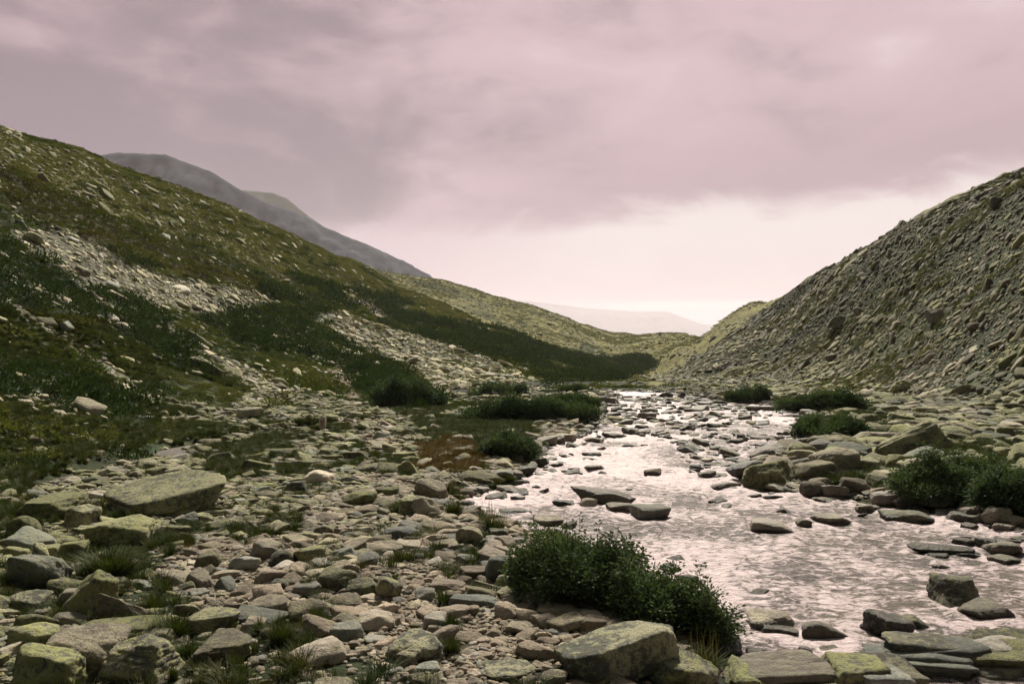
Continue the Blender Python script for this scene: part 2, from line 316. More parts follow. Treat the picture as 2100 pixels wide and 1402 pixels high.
def plain_mat(name, c, r=.8):
    m, k = newmat(name); n = k.noise(k.node('ShaderNodeNewGeometry').outputs['Position'], 40, 4, .6)
    col = k.mix(k.step(n, .3, .7), tuple(v * .75 for v in c[:3]) + (1,), c)
    k.node('ShaderNodeOutputMaterial', {0: k.node('ShaderNodeBsdfPrincipled', {'Base Color': col, 'Roughness': r}).outputs[0]}); return m
M_ROCK = rock_mat(); M_GROUND = ground_mat(); M_WATER = water_mat()
M_WILLOW = leaf_mat('willow_leaves', (.030, .056, .026, 1), (.105, .140, .070, 1), (.022, .042, .022, 1))
M_SCRUB = leaf_mat('scrub_leaves', (.016, .032, .012, 1), (.042, .062, .022, 1), (.012, .024, .011, 1))
M_HEATH = leaf_mat('heath_leaves', (.030, .052, .015, 1), (.085, .108, .026, 1), (.018, .034, .012, 1))
M_GRASS = leaf_mat('grass_blades', (.026, .043, .012, 1), (.052, .068, .020, 1), (.016, .032, .010, 1))
M_DRY = leaf_mat('dry_stalks', (.17, .13, .06, 1), (.12, .10, .045, 1), (.10, .08, .035, 1))
M_TWIG = plain_mat('brown_twig', (.06, .045, .03, 1)); M_RED = plain_mat('red_paint', (.42, .025, .02, 1)); M_PALE = plain_mat('brightened_stone', (.62, .5, .44, 1))

# ---------------- mesh helpers ----------------
COL = S.collection
def mesh_np(name, v, f, mat=None, smooth=True):
    me = bpy.data.meshes.new(name); v = np.asarray(v, np.float32); f = np.asarray(f, np.int32); n = f.shape[1]
    me.vertices.add(len(v)); me.vertices.foreach_set('co', v.ravel())
    me.loops.add(f.size); me.loops.foreach_set('vertex_index', f.ravel())
    me.polygons.add(len(f)); me.polygons.foreach_set('loop_start', np.arange(len(f), dtype=np.int32) * n)
    me.polygons.foreach_set('loop_total', np.full(len(f), n, np.int32)); me.polygons.foreach_set('use_smooth', np.full(len(f), smooth))
    me.update(calc_edges=True)
    if mat: me.materials.append(mat)
    return me
def link(name, me, parent=None, label=None, cat=None, group=None, kind=None, **props):
    o = bpy.data.objects.new(name, me); COL.objects.link(o)
    if parent: o.parent = parent
    if label: o['label'] = label
    if cat: o['category'] = cat
    if group: o['group'] = group
    if kind: o['kind'] = kind
    for k, v in props.items(): o[k] = v
    return o
def grid_faces(nu, nv):
    a = np.arange(nu * nv).reshape(nu, nv)
    return np.stack([a[:-1, :-1], a[1:, :-1], a[1:, 1:], a[:-1, 1:]], -1).reshape(-1, 4)
_ico = {}
def ico(sub):
    if sub not in _ico:
        bm = bmesh.new(); bmesh.ops.create_icosphere(bm, subdivisions=sub, radius=1)
        v = np.array([p.co[:] for p in bm.verts]); f = np.array([[q.index for q in p.verts] for p in bm.faces]); bm.free()
        _ico[sub] = (v / np.linalg.norm(v, axis=1)[:, None], f)
    return _ico[sub]
def rock_mesh(name, seed, style, sub, dims=(1, 1, 1), strata=0.0, tilt=0.0):
    """a stone: the sphere cut by soft planes, then weathered; dims are its half sizes"""
    r = np.random.default_rng(seed); n, f = ico(sub)
    if style == 'round': K, npl, lo, hi, box = 12, 12, .78, 1.0, .92
    elif style == 'slab': K, npl, lo, hi, box = 26, 9, .72, 1.0, .74
    elif style == 'peak': K, npl, lo, hi, box = 30, 9, .55, .95, .9
    elif style == 'ledge': K, npl, lo, hi, box = 34, 5, .9, 1.1, .72
    elif style == 'block': K, npl, lo, hi, box = 30, 9, .74, 1.0, .78
    else: K, npl, lo, hi, box = 22, 12, .72, 1.0, .84
    P = []; O = []
    for ax in range(3):
        for s in (-1, 1):
            d = np.zeros(3); d[ax] = s; d += r.normal(0, .16, 3); P.append(d / np.linalg.norm(d)); O.append(box * r.uniform(.88, 1.06))
    for _ in range(npl):
        d = r.normal(0, 1, 3)
        if style == 'peak': d[2] = abs(d[2]) * .5 + .15
        P.append(d / np.linalg.norm(d)); O.append(r.uniform(lo, hi))
    P = np.array(P); O = np.array(O)
    dt = np.maximum(n @ P.T, .02); rad = -np.log(np.exp(-K * np.minimum(O / dt, 3)).sum(1)) / K
    v = n * rad[:, None]; q = v * 1.0 + seed * 7.7
    if sub >= 3:
        v = v * (1 + .07 * fbm(q * 1.4, 3, seed % 97) + .028 * fbm(q * 5, 3, seed % 89))[:, None]
    if sub >= 4:
        v = v * (1 + .012 * fbm(q * 16, 2, seed % 83) - .035 * np.clip(1 - np.abs(fbm(q * 1.9, 2, seed % 71)) * 9, 0, 1))[:, None]
    v = v / np.abs(v).max(0)
    v = v * np.array(dims)
    if strata:
        ax = np.array([math.sin(tilt) * -1, .15, math.cos(tilt)]); h = v @ ax / max(dims) * strata + .5 * fbm(q * 1.2, 2, 3)
        nn = v / (np.linalg.norm(v, axis=1)[:, None] + 1e-6); st = np.abs((h % 1) - .5) * 2
        v = v - nn * ((np.clip(1 - st * 2.6, 0, 1)) * .045 * max(dims) * np.clip(1 - np.abs((nn @ ax)) ** 2, 0, 1))[:, None]
    return mesh_np(name, v, f, M_ROCK)

HID = bpy.data.collections.new('stock')      # stock shapes for the uncountable stones and tufts; not in the scene
def stock(prefix, meshes):
    c = bpy.data.collections.new(prefix + ' stock')
    for i, me in enumerate(meshes):
        c.objects.link(bpy.data.objects.new('%s %02d' % (prefix, i), me))
    return c
def scatter(name, label, cat, P, rot, scl, idx, coll, **attrs):
    """one 'stuff' object: a cloud of points that each carry a copy of a stock shape"""
    me = bpy.data.meshes.new(name); n = len(P); me.vertices.add(n); me.vertices.foreach_set('co', np.asarray(P, np.float32).ravel())
    def at(nm, typ, arr, key):
        a = me.attributes.new(nm, typ, 'POINT'); a.data.foreach_set(key, np.asarray(arr).ravel())
    at('rot', 'FLOAT_VECTOR', np.asarray(rot, np.float32), 'vector'); at('scl', 'FLOAT_VECTOR', np.asarray(scl, np.float32), 'vector')
    at('idx', 'INT', np.asarray(idx, np.int32), 'value')
    for kk, vv in attrs.items(): at(kk, 'FLOAT', np.asarray(vv, np.float32), 'value')
    o = link(name, me, label=label, cat=cat, kind='stuff')
    g = bpy.data.node_groups.new(name, 'GeometryNodeTree'); k = NT(g)
    g.interface.new_socket('Geometry', in_out='INPUT', socket_type='NodeSocketGeometry'); g.interface.new_socket('Geometry', in_out='OUTPUT', socket_type='NodeSocketGeometry')
    gi = k.node('NodeGroupInput')
    def na(nm, typ):
        a = k.node('GeometryNodeInputNamedAttribute', data_type=typ); a.inputs['Name'].default_value = nm; return a.outputs[0]
    ci = k.node('GeometryNodeCollectionInfo', {'Collection': coll, 'Separate Children': True, 'Reset Children': True}, transform_space='ORIGINAL')
    er = k.node('FunctionNodeEulerToRotation', {0: na('rot', 'FLOAT_VECTOR')})
    ip = k.node('GeometryNodeInstanceOnPoints', {'Points': gi.outputs[0], 'Instance': ci.outputs[0], 'Pick Instance': True, 'Instance Index': na('idx', 'INT'), 'Rotation': er.outputs[0], 'Scale': na('scl', 'FLOAT_VECTOR')})
    k.node('NodeGroupOutput', {0: ip.outputs[0]})
    o.modifiers.new('scatter', 'NODES').node_group = g
    return o

# ---------------- ground ----------------
gx = np.concatenate([np.arange(-1390, -120, 40), np.arange(-120, 2220, 3.6), np.arange(2220, 3480, 40)]); gd = np.exp(np.linspace(math.log(2.3), math.log(995), 600))
PX, DD = np.meshgrid(gx, gd, indexing='ij'); X = (PX - CX) / FP * DD; Y = DD.copy(); Z = ground_z(X, Y)
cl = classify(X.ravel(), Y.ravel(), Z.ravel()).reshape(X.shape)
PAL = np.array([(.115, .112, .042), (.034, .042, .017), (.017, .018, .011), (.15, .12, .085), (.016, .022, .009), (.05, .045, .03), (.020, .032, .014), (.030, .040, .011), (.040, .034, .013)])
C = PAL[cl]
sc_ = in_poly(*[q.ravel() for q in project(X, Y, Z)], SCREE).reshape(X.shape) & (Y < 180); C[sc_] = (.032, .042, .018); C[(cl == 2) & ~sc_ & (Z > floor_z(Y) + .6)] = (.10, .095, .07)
far = (Y > 180) & (cl == 0); C[far] = C[far] * (1.1, 1.05, .9)
for _ in range(2):
    C[1:-1] = (C[:-2] + 2 * C[1:-1] + C[2:]) / 4; C[:, 1:-1] = (C[:, :-2] + 2 * C[:, 1:-1] + C[:, 2:]) / 4
tint = 1 + .3 * fbm2(X, Y, 6, 3, 61); C = C * tint[..., None]
# the ground also runs on under and behind the viewer
nb = 8; yb = np.linspace(-28, 2.2, nb); xb = (gx - CX) / FP
XB = xb[:, None] * (2.3 + (2.3 - yb)[None, :] * 1.2); YB = np.broadcast_to(yb, XB.shape); ZB = np.broadcast_to(Z[:, :1] * 0 + base_z(X[:, :1], Y[:, :1]), XB.shape) + .0
XA = np.concatenate([XB, X], 1); YA = np.concatenate([YB, Y], 1); ZA = np.concatenate([ZB, Z], 1); CA = np.concatenate([np.repeat(C[:, :1], nb, 1), C], 1)
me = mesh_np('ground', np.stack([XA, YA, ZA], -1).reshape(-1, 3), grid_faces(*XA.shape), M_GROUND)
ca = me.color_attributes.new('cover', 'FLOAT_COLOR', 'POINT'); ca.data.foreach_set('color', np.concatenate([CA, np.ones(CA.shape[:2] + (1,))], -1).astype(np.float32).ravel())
link('ground', me, kind='structure', label='stony valley floor and green slopes rising on both sides')
# the lowland far beyond the saddle
pl = mesh_np('plain', [(-16000, 900, -30), (16000, 900, -30), (16000, 15500, -30), (-16000, 15500, -30), (-700, 900, -30)][:4], [(0, 1, 2, 3)], hill_mat('lowland', (.06, .07, .035, 1), (.10, .10, .06, 1), .002)); link('plain', pl, kind='structure')
def ridge(name, pts, d, mat, front, back, drop, amp, label, seed):
    pts = np.array(pts, float); xs = np.arange(pts[0, 0], pts[-1, 0] + .1, 5.0); py = np.interp(xs, pts[:, 0], pts[:, 1])
    tt = np.linspace(-1, 1, 121); V = np.zeros((len(xs), len(tt), 3))
    x0 = (xs - CX) / FP * d; z0 = H - (py - HZ) / FP * d
    for j, u in enumerate(tt):
        if u < 0: y = d + u * front; zz = z0 + (drop - z0) * (-u) ** 1.05; xx = x0 * (1 + .0 * u)
        else: y = d + u * back; zz = z0 + (drop - z0) * u ** 1.3; xx = x0
        y = np.full(len(xs), y); m = np.sin(np.clip(abs(u), 0, 1) * math.pi) ** .5 if abs(u) > .001 else 0
        n = fbm2(xx, y, d * .05, 6, seed, .58) - 1.2 * (1 - np.abs(fbm2(xx * 1.6, y * .35, d * .03, 3, seed + 9))) ** 3
        V[:, j, 0] = xx; V[:, j, 1] = y; V[:, j, 2] = zz + n * amp * (m + .12)
    link(name, mesh_np(name, V.reshape(-1, 3), grid_faces(len(xs), len(tt)), mat), kind='structure', label=label)
ridge('mountain', [(-300, 420), (60, 345), (180, 322), (240, 312), (340, 318), (430, 350), (500, 392), (560, 420), (600, 432), (660, 462), (750, 500), (830, 537), (905, 579), (1000, 640), (1100, 700)], 1400, hill_mat('mountain_rock_hazed', (.005, .012, .028, 1), (.022, .031, .050, 1), .022), 420, 500, -30, 9, 'blue grey mountain behind the green ridge, its top in cloud', 3)  # the blue of the hazy air is put into the rock colour
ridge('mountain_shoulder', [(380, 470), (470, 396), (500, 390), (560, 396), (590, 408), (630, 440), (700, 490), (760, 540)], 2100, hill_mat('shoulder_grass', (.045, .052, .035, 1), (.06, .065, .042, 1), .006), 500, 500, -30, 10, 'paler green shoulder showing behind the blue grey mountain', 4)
ridge('far_hills', [(300, 640), (900, 606), (1080, 617), (1200, 631), (1300, 638), (1370, 639), (1400, 650), (1440, 664), (1480, 668), (1600, 676), (2400, 684)], 13500, hill_mat('far_rock_hazed', (.11, .105, .125, 1), (.15, .145, .165, 1), .001), 1800, 900, -30, 25, 'flat topped lilac hills fading in the mist at the valley mouth', 5)  # lilac of the distant haze is mixed into the rock colour

# ---------------- water ----------------
def water(name, poly, py0, py1, px0, px1, lift, label, waves):
    a = np.arange(px0, px1, 3.5); b = np.exp(np.linspace(math.log(fl(0, py1)[1]), math.log(fl(0, py0)[1]), 520))
    A, B = np.meshgrid(a, b, indexing='ij'); x = (A - CX) / FP * B; y = B
    ws = waves * np.clip(y / 12, .7, 1.8)
    z = floor_z(y) + lift + ws * (fbm2(x, y * .8, .75, 4, 71, .6) + .8 * fbm2(x + y * .3, y - x * .2, .24, 2, 72))
    r = sdist(x, y, poly); V = np.stack([x, y, z], -1).reshape(-1, 3); F = grid_faces(*x.shape)
    keep = (r.ravel()[F] < .9).all(1); F = F[keep]; used = np.unique(F); mp = np.full(len(V), -1); mp[used] = np.arange(len(used))
    me = mesh_np(name, V[used], mp[F], M_WATER)
    near = fbm2(x, y, 2.5, 3, 77); fo = np.clip(near * .8 + .35, 0, 1) if waves > .01 else np.full(x.shape, -2.0)
    at = me.attributes.new('foam', 'FLOAT', 'POINT'); at.data.foreach_set('value', fo.ravel()[used].astype(np.float32))
    link(name, me, kind='structure', label=label)
water('river', RIV, 800, 1700, 880, 2600, -.09, 'pale pink river rippling between stones', .026)
water('brook', BRK, 862, 1030, 0, 720, -.07, 'narrow dark side channel at the foot of the left slope', .006)
# ---------------- the stones one can point at ----------------
def spot(px, py):
    """ground (or water) point seen at that column and row from the eye"""
    d = np.exp(np.linspace(math.log(2.5), math.log(400), 1500)); x = (px - CX) / FP * d
    z = np.maximum(ground_z(x, d), np.where(sdist(x, d, RIV) < .4, floor_z(d) - .09, -99)); row = HZ - FP * (z - H) / d
    i = np.argmax(row <= py) if (row <= py).any() else len(d) - 1
    return float(x[i]), float(d[i]), float(z[i])
TONE = {'lich': (1, 0, 0, 0), 'half': (.6, .1, 0, 0), 'grey': (.25, 0, 0, .1), 'dark': (.3, 0, .1, .55), 'pink': (.1, .9, 0, 0), 'tan': (.15, .5, 0, .1), 'wet': (.05, .2, .85, .2), 'damp': (.15, .45, .45, 0), 'pale': (.3, .4, 0, -.25), 'warm': (.1, 1.0, 0, .25)}
taken = []      # x, y, radius
landmarks = []
def boulder(i, px, base, w, h, style, tone, label, roll=0.0, yaw=None, dep=.85, strata=0, name='boulder', emb=.22, sub=None, short=None, pitch=0.0):
    x, y, z = spot(px, base); W = w / FP * y; s = (H - z) / y; D = W * dep
    hz = max(h / FP * y - D * s * .45, .5 * h / FP * y, .04)
    if sub is None: sub = 5 if w > 110 else 4 if w > 38 else 3
    if px < 520 and base > 1080: hz *= 1.3
    rr = random.Random(i * 13 + 5); half = (W / 2 * 1.04, D / 2, hz * (1 + emb) / 2)
    me = rock_mesh(name, i * 31 + 3, style, sub, half, strata)
    o = link(name, me, label=label, cat='boulder' if w > 55 else 'stone')
    L = TONE[tone]; o['lich'], o['pink'], o['wet'], o['dark'] = [float(v) for v in L]
    o.location = (x, y + D * .42, z + hz * (1 - emb) / 2 - .01)
    o.rotation_euler = (rr.uniform(-.06, .06) + pitch, roll, rr.uniform(-.3, .3) if yaw is None else yaw)
    taken.append((x, y + D * .42, W * .5, D * .5))
    if short: landmarks.append((short, px, base, x, y))
    return o
HERO = [
 (310, 1064, 268, 80, 'slab', 'half', 'huge tilted layered slab boulder by the dark side channel on the left', dict(roll=-.2, strata=9, dep=.75, pitch=.3, emb=.35, yaw=.2, short='the tilted layered slab')),
 (72, 1072, 146, 58, 'block', 'lich', 'yellow green blocky boulder at the left edge, behind the smaller lichened one', dict(roll=-.1)),
 (158, 1086, 66, 42, 'block', 'half', 'small dark sided boulder tucked against the left foot of the tilted layered slab', {}),
 (226, 1129, 144, 60, 'slab', 'lich', 'flat topped yellow green boulder just in front of the tilted layered slab', dict(roll=-.06, short='the flat topped green boulder')),
 (32, 1108, 66, 46, 'round', 'lich', 'rounded lichened boulder cut by the left edge, above the thin green slab', {}),
 (42, 1136, 92, 38, 'slab', 'lich', 'thin green slab leaning at the left edge above the mottled boulder', dict(roll=.15)),
 (137, 1150, 64, 34, 'block', 'lich', 'small squarish green boulder left of the dark grass tussock', {}),
 (70, 1162, 50, 46, 'peak', 'half', 'upright pointed boulder standing against the mottled boulder at left', {}),
 (56, 1222, 126, 76, 'round', 'half', 'large mottled grey and green boulder at the left edge, middle of the pile', dict(short='the mottled boulder at left')),
 (38, 1252, 84, 32, 'slab', 'grey', 'low dark grey boulder in the grass below the mottled boulder', {}),
 (172, 1268, 120, 84, 'peak', 'lich', 'steep green boulder with a long ridge sloping down to the right', dict(roll=.25, dep=.7, short='the steep green boulder')),
 (246, 1281, 130, 40, 'slab', 'tan', 'long narrow beige slab sloping right from the steep green boulder', dict(roll=.42, dep=.35, emb=.1)),
 (232, 1320, 230, 44, 'slab', 'lich', 'long flat green slab lying in the grass below the sloping beige slab', dict(dep=.6, short='the long flat green slab')),
 (42, 1338, 104, 54, 'round', 'lich', 'bright green rounded boulder at the left edge near the bottom', {}),
 (143, 1402, 160, 96, 'slab', 'tan', 'smooth beige slab with a dark front face near the bottom left corner', dict(roll=.16, short='the smooth beige slab')),
 (62, 1440, 168, 100, 'block', 'lich', 'rough crusted boulder filling the bottom left corner', dict(short='the corner boulder')),
 (276, 1404, 156, 96, 'peak', 'half', 'jagged grey green boulder right of the smooth beige slab', dict(strata=5, short='the jagged boulder')),
 (410, 1304, 122, 46, 'slab', 'half', 'pale topped boulder with a green edge, right of the long flat green slab', dict(short='the pale topped boulder')),
 (442, 1362, 142, 54, 'block', 'pale', 'pale pinkish flat boulder in the grass at the bottom left', dict(short='the pale flat boulder')),
 (521, 1281, 134, 30, 'slab', 'half', 'thin flat grey slab lying behind the small pale block', dict(dep=.6, short='the thin grey slab')),
 (516, 1297, 58, 26, 'block', 'tan', 'small pale block in front of the thin flat grey slab', {}),
 (624, 1162, 70, 44, 'round', 'lich', 'rounded green boulder beside the pink gravel, with a grey one at its left', dict(short='the rounded green boulder')),
 (572, 1166, 52, 38, 'round', 'dark', 'dark grey boulder touching the left side of the rounded green boulder', {}),
 (540, 1150, 72, 46, 'slab', 'half', 'wrinkled grey green boulder above the gravel path', dict(strata=6)),
 (684, 1212, 78, 54, 'round', 'half', 'egg shaped green grey boulder with dark shade under it, centre left', dict(short='the egg shaped boulder')),
 (419, 1168, 56, 30, 'round', 'half', 'domed stone standing in the middle of the pink gravel', dict(short='the domed stone')),
 (566, 1213, 44, 26, 'round', 'dark', 'dark grey oval stone lying on the pink gravel', {}),
 (542, 1258, 98, 36, 'slab', 'tan', 'long beige boulder at the lower end of the pink gravel', dict(roll=-.12, short='the long beige boulder')),
 (458, 1190, 56, 20, 'round', 'tan', 'flat oval beige cobble on the left part of the gravel', {}),
 (332, 1192, 56, 18, 'slab', 'pink', 'flat pinkish cobble at the left rim of the gravel', {}),
 (652, 997, 62, 34, 'slab', 'pale', 'broad pale slab in the middle of the cobble bar', dict(roll=.08)),
 (604, 1014, 54, 40, 'peak', 'dark', 'dark faced pointed boulder left of the broad pale slab', {}),
 (735, 1040, 76, 38, 'slab', 'lich', 'yellow green loaf shaped boulder on the cobble bar', dict(roll=-.08, short='the loaf shaped green boulder')),
 (838, 1058, 54, 42, 'block', 'half', 'green white boulder directly left of the grey angular boulder', {}),
 (868, 1062, 60, 48, 'peak', 'grey', 'grey angular boulder with a raised right corner, by the river tussock', dict(roll=-.15, short='the grey angular boulder')),
 (791, 1021, 50, 24, 'round', 'lich', 'rounded green stone upper right of the loaf shaped green boulder', {}),
 (880, 1026, 66, 42, 'slab', 'tan', 'warm brown slab tilted down to the right above the river tussock', dict(roll=.3)),
 (833, 978, 44, 38, 'peak', 'lich', 'striped green boulder leaning right, left of the rusty patch', dict(roll=-.4, strata=8)),
 (798, 931, 32, 22, 'round', 'half', 'egg shaped pale stone high on the cobble bar', {}),
 (724, 945, 58, 22, 'slab', 'half', 'long low boulder lying high on the cobble bar', {}),
 (738, 1230, 76, 46, 'round', 'half', 'dark green rounded boulder left of its speckled twin', {}),
 (792, 1230, 58, 50, 'round', 'half', 'speckled grey boulder right of the dark green rounded one', dict(roll=.35, short='the speckled boulder')),
 (766, 1299, 80, 44, 'block', 'tan', 'flat beige boulder with a yellow stain near the bottom', {}),
 (706, 1316, 70, 42, 'slab', 'pale', 'pale grey striated boulder near the bottom, left of the stained one', dict(strata=6)),
 (844, 1364, 120, 64, 'round', 'grey', 'big smooth grey boulder at the bottom with a pale stone leaning on it', dict(short='the big smooth grey boulder')),
 (836, 1372, 44, 40, 'block', 'pale', 'pale pinkish stone leaning against the big smooth grey boulder', dict(emb=.1)),
 (876, 1384, 52, 28, 'round', 'pale', 'pale oval stone in front of the big smooth grey boulder', {}),
 (972, 1248, 128, 28, 'slab', 'grey', 'long thin bar shaped stone left of the big willow bush', dict(roll=.1, dep=.35, short='the bar shaped stone')),
 (1069, 1302, 74, 28, 'round', 'tan', 'smooth brown loaf shaped stone below the willow bush', dict(short='the brown loaf stone')),
 (892, 1295, 54, 42, 'block', 'grey', 'square grey boulder beside the grass tuft near the bottom', {}),
 (891, 1304, 38, 24, 'round', 'tan', 'round beige stone in front of the square grey boulder', {}),
 (908, 1155, 54, 24, 'round', 'warm', 'orange brown oval cobble on the shore', dict(short='the orange brown cobble')),
 (956, 1160, 42, 26, 'round', 'pale', 'pale oval cobble right of the orange brown one', {}),
 (1022, 1196, 58, 62, 'round', 'pale', 'tall rounded speckled boulder against the left side of the willow bush', dict(roll=.3, short='the tall rounded boulder')),
 (963, 1120, 62, 42, 'block', 'pale', 'white veined boulder on the shore left of the willow bush', dict(short='the white veined boulder')),
 (817, 1110, 68, 34, 'slab', 'grey', 'blue grey wedge shaped slab on the upper shore', dict(short='the blue grey wedge')),
 (783, 1142, 76, 28, 'slab', 'tan', 'wide flat beige slab below the blue grey wedge', {}),
 (957, 1072, 46, 24, 'peak', 'pink', 'pointed pink stone beside the sedge at the water edge', {}),
 (1022, 1106, 46, 24, 'block', 'grey', 'dark sided block between the sedge and the willow bush', {}),
 (1280, 1402, 300, 120, 'slab', 'grey', 'huge dark fronted boulder under the willow bush at the bottom', dict(roll=-.17, yaw=.25, dep=.55, short='the huge bottom boulder')),
 (1420, 1420, 160, 76, 'round', 'half', 'low mossy boulder at the bottom, right of the huge dark fronted one', {}),
 (1140, 1416, 56, 44, 'round', 'pale', 'pale rounded stone at the very bottom, left of the huge boulder', {}),
 (1040, 1400, 130, 32, 'slab', 'grey', 'flat pale grey slab at the very bottom edge', {}),
 (1245, 1036, 142, 34, 'slab', 'wet', 'long black rock lying across the current in mid river', dict(roll=.13, dep=.3, short='the long black rock')),
 (1158, 1040, 48, 16, 'block', 'wet', 'short black block at the left end of the long black rock', {}),
 (1208, 1040, 38, 20, 'peak', 'pale', 'pale pointed stone in front of the long black rock', {}),
 (1337, 1066, 82, 36, 'slab', 'tan', 'brown flat topped boulder standing in the river', dict(short='the brown river boulder')),
 (1272, 1050, 62, 22, 'slab', 'damp', 'low wet stone between the black rock and the brown river boulder', {}),
 (1990, 1250, 132, 80, 'peak', 'dark', 'dark pyramid shaped boulder rising from the river at the right', dict(short='the dark pyramid boulder')),
 (2042, 1275, 100, 42, 'mid', 'damp', 'brown ribbed boulder in front of the dark pyramid shaped one', dict(strata=6)),
 (1842, 1312, 98, 60, 'block', 'wet', 'black angular boulder at the river edge near the bottom right', dict(roll=.1, short='the black angular boulder')),
 (1884, 1294, 64, 40, 'peak', 'dark', 'grey boulder behind the black angular one', {}),
 (1595, 1291, 108, 40, 'round', 'damp', 'rounded brown boulder in the water right of the willow bush', dict(short='the rounded brown boulder')),
 (1611, 1307, 74, 24, 'slab', 'wet', 'black low rock in front of the rounded brown boulder', {}),
 (1942, 1138, 132, 24, 'round', 'wet', 'long low dark rock like a log in the calm water at right', dict(dep=.3, short='the log shaped rock')),
 (1984, 1121, 42, 20, 'round', 'wet', 'dark round rock on top of the right end of the log shaped one', {}),
 (1932, 1146, 42, 12, 'round', 'wet', 'tiny dark rock below the middle of the log shaped one', {}),
 (1990, 1142, 64, 12, 'slab', 'wet', 'thin flat rock awash to the right below the log shaped one', {}),
 (2076, 1141, 76, 34, 'round', 'damp', 'brown boulder cut by the right edge above the calm water', {}),
 (2038, 1126, 48, 24, 'round', 'wet', 'dark rounded boulder left of the brown one at the right edge', {}),
 (2072, 1160, 60, 22, 'round', 'wet', 'low dark boulder under the brown one at the right edge', {}),
 (1585, 1095, 104, 32, 'slab', 'damp', 'smooth striped rock with water running over its side, right of centre', dict(roll=-.06, strata=7, short='the striped river rock')),
 (1652, 1082, 34, 20, 'round', 'damp', 'small pale rock at the right end of the striped river rock', {}),
 (1716, 1076, 84, 22, 'slab', 'damp', 'flat brown rock barely above water between the striped rock and the bank', {}),
 (1581, 1000, 122, 56, 'slab', 'lich', 'green slanting boulder at the far bank, point towards the river', dict(roll=-.18, short='the green slanting boulder')),
 (1733, 974, 112, 64, 'round', 'lich', 'largest domed green boulder on the far bank', dict(short='the domed green boulder')),
 (1790, 972, 56, 34, 'block', 'half', 'grey green block joined to the right foot of the domed green boulder', {}),
 (1885, 946, 150, 72, 'slab', 'half', 'great layered slab leaning up to the right above the far bank', dict(roll=-.42, dep=.35, strata=8, emb=.1, short='the leaning slab')),
 (1675, 1020, 56, 36, 'round', 'tan', 'brown boulder with a dark underside in front of the domed green boulder', dict(short='the brown bank boulder')),
 (1762, 1012, 68, 34, 'block', 'tan', 'brown block beside the water below the domed green boulder', {}),
 (1815, 998, 60, 28, 'slab', 'half', 'dark grey slab beside the grass on the far bank', {}),
 (1920, 1030, 114, 42, 'slab', 'half', 'big olive boulder at the waterside below the right willow thicket', dict(roll=-.1, short='the olive waterside boulder')),
 (1944, 1046, 78, 42, 'round', 'damp', 'rounded brown boulder in front of the olive waterside one', {}),
 (2060, 1080, 64, 44, 'round', 'damp', 'dark based brown boulder under the right willow thicket', dict(short='the dark based boulder')),
 (1860, 1010, 80, 22, 'slab', 'pale', 'pale pinkish flat slab left of the olive waterside boulder', {}),
 (1694, 932, 62, 34, 'slab', 'pink', 'pale pink boulder behind the domed green boulder', {}),
 (1655, 940, 54, 34, 'round', 'half', 'tan boulder left of the pale pink one on the far bank', {}),
 (1656, 968, 44, 24, 'round', 'pink', 'pinkish rounded stone between the green slanting and domed boulders', {}),
 (1790, 872, 60, 30, 'peak', 'half', 'grey pointed boulder in the grass above the far bank', dict(short='the grey pointed boulder')),
 (1802, 922, 34, 20, 'round', 'tan', 'small round tan boulder left of the leaning slab', {}),
 (1492, 1356, 84, 44, 'round', 'wet', 'dark wet boulder below the small willow sprigs at the bottom', {}),
 (1560, 1356, 44, 26, 'peak', 'wet', 'dark pointed rock in the shallow pool near the bottom', {}),
 (1658, 1348, 30, 24, 'round', 'wet', 'small dark rock in the foam near the bottom', {}),
 (1618, 1366, 64, 22, 'slab', 'lich', 'small mossy slab above the long bottom ledge', {}),
 (1710, 1344, 44, 20, 'round', 'damp', 'brown rock in the foam left of the mossy ledge', {}),
 (503, 862, 48, 28, 'round', 'grey', 'pale oval boulder at the foot of the left slope', dict(short='the pale oval boulder')),
 (632, 866, 18, 20, 'block', 'pale', 'small pale block left of the marker stone', {}),
 (424, 766, 88, 26, 'slab', 'half', 'long pale slab lying down the left slope', dict(roll=.62, dep=.3, emb=.12)),
 (408, 702, 60, 14, 'slab', 'half', 'narrow pale slab higher up the left slope', dict(roll=.6, dep=.3)),
 (319, 682, 18, 18, 'peak', 'pale', 'lone white pointed rock on the left slope', {}),
 (66, 912, 30, 20, 'block', 'pale', 'pale rock in the dark heath near the left edge', {}),
 (1926, 660, 44, 34, 'peak', 'dark', 'large black boulder halfway up the right scree', dict(short='the black scree boulder')),
 (1722, 672, 40, 26, 'peak', 'dark', 'dark overhanging boulder in the middle of the right scree', {}),
 (1766, 646, 22, 16, 'round', 'tan', 'rounded brown boulder above the dark overhanging one on the scree', {}),
 (1706, 742, 24, 18, 'round', 'dark', 'small black hollow rock low on the right scree', {}),
 (2045, 422, 26, 18, 'block', 'dark', 'dark flat faced boulder high on the right scree', {}),
 (2001, 676, 26, 16, 'peak', 'pink', 'pinkish triangular slab on the right scree', {}),
 (1160, 908, 44, 20, 'slab', 'tan', 'flat brown boulder on the left shore by the far willow', {}),
 (1150, 880, 20, 16, 'peak', 'pale', 'small pointed pale stone at the near end of the far willow', {}),
 (1222, 908, 40, 12, 'slab', 'damp', 'thin flat rock standing in the shallows below the far willow', {}),
 (1030, 986, 44, 26, 'round', 'tan', 'brown rounded boulder on the left shore under the round willow', {}),
 (1078, 974, 42, 20, 'round', 'wet', 'dark wet boulder at the left shore, river side of the brown one', {}),
 (954, 1018, 36, 18, 'round', 'warm', 'reddish brown stone at the tip of the little inlet', {}),
 (1052, 1058, 70, 16, 'slab', 'wet', 'flat dark rock in the inlet beyond the sedge', {}),
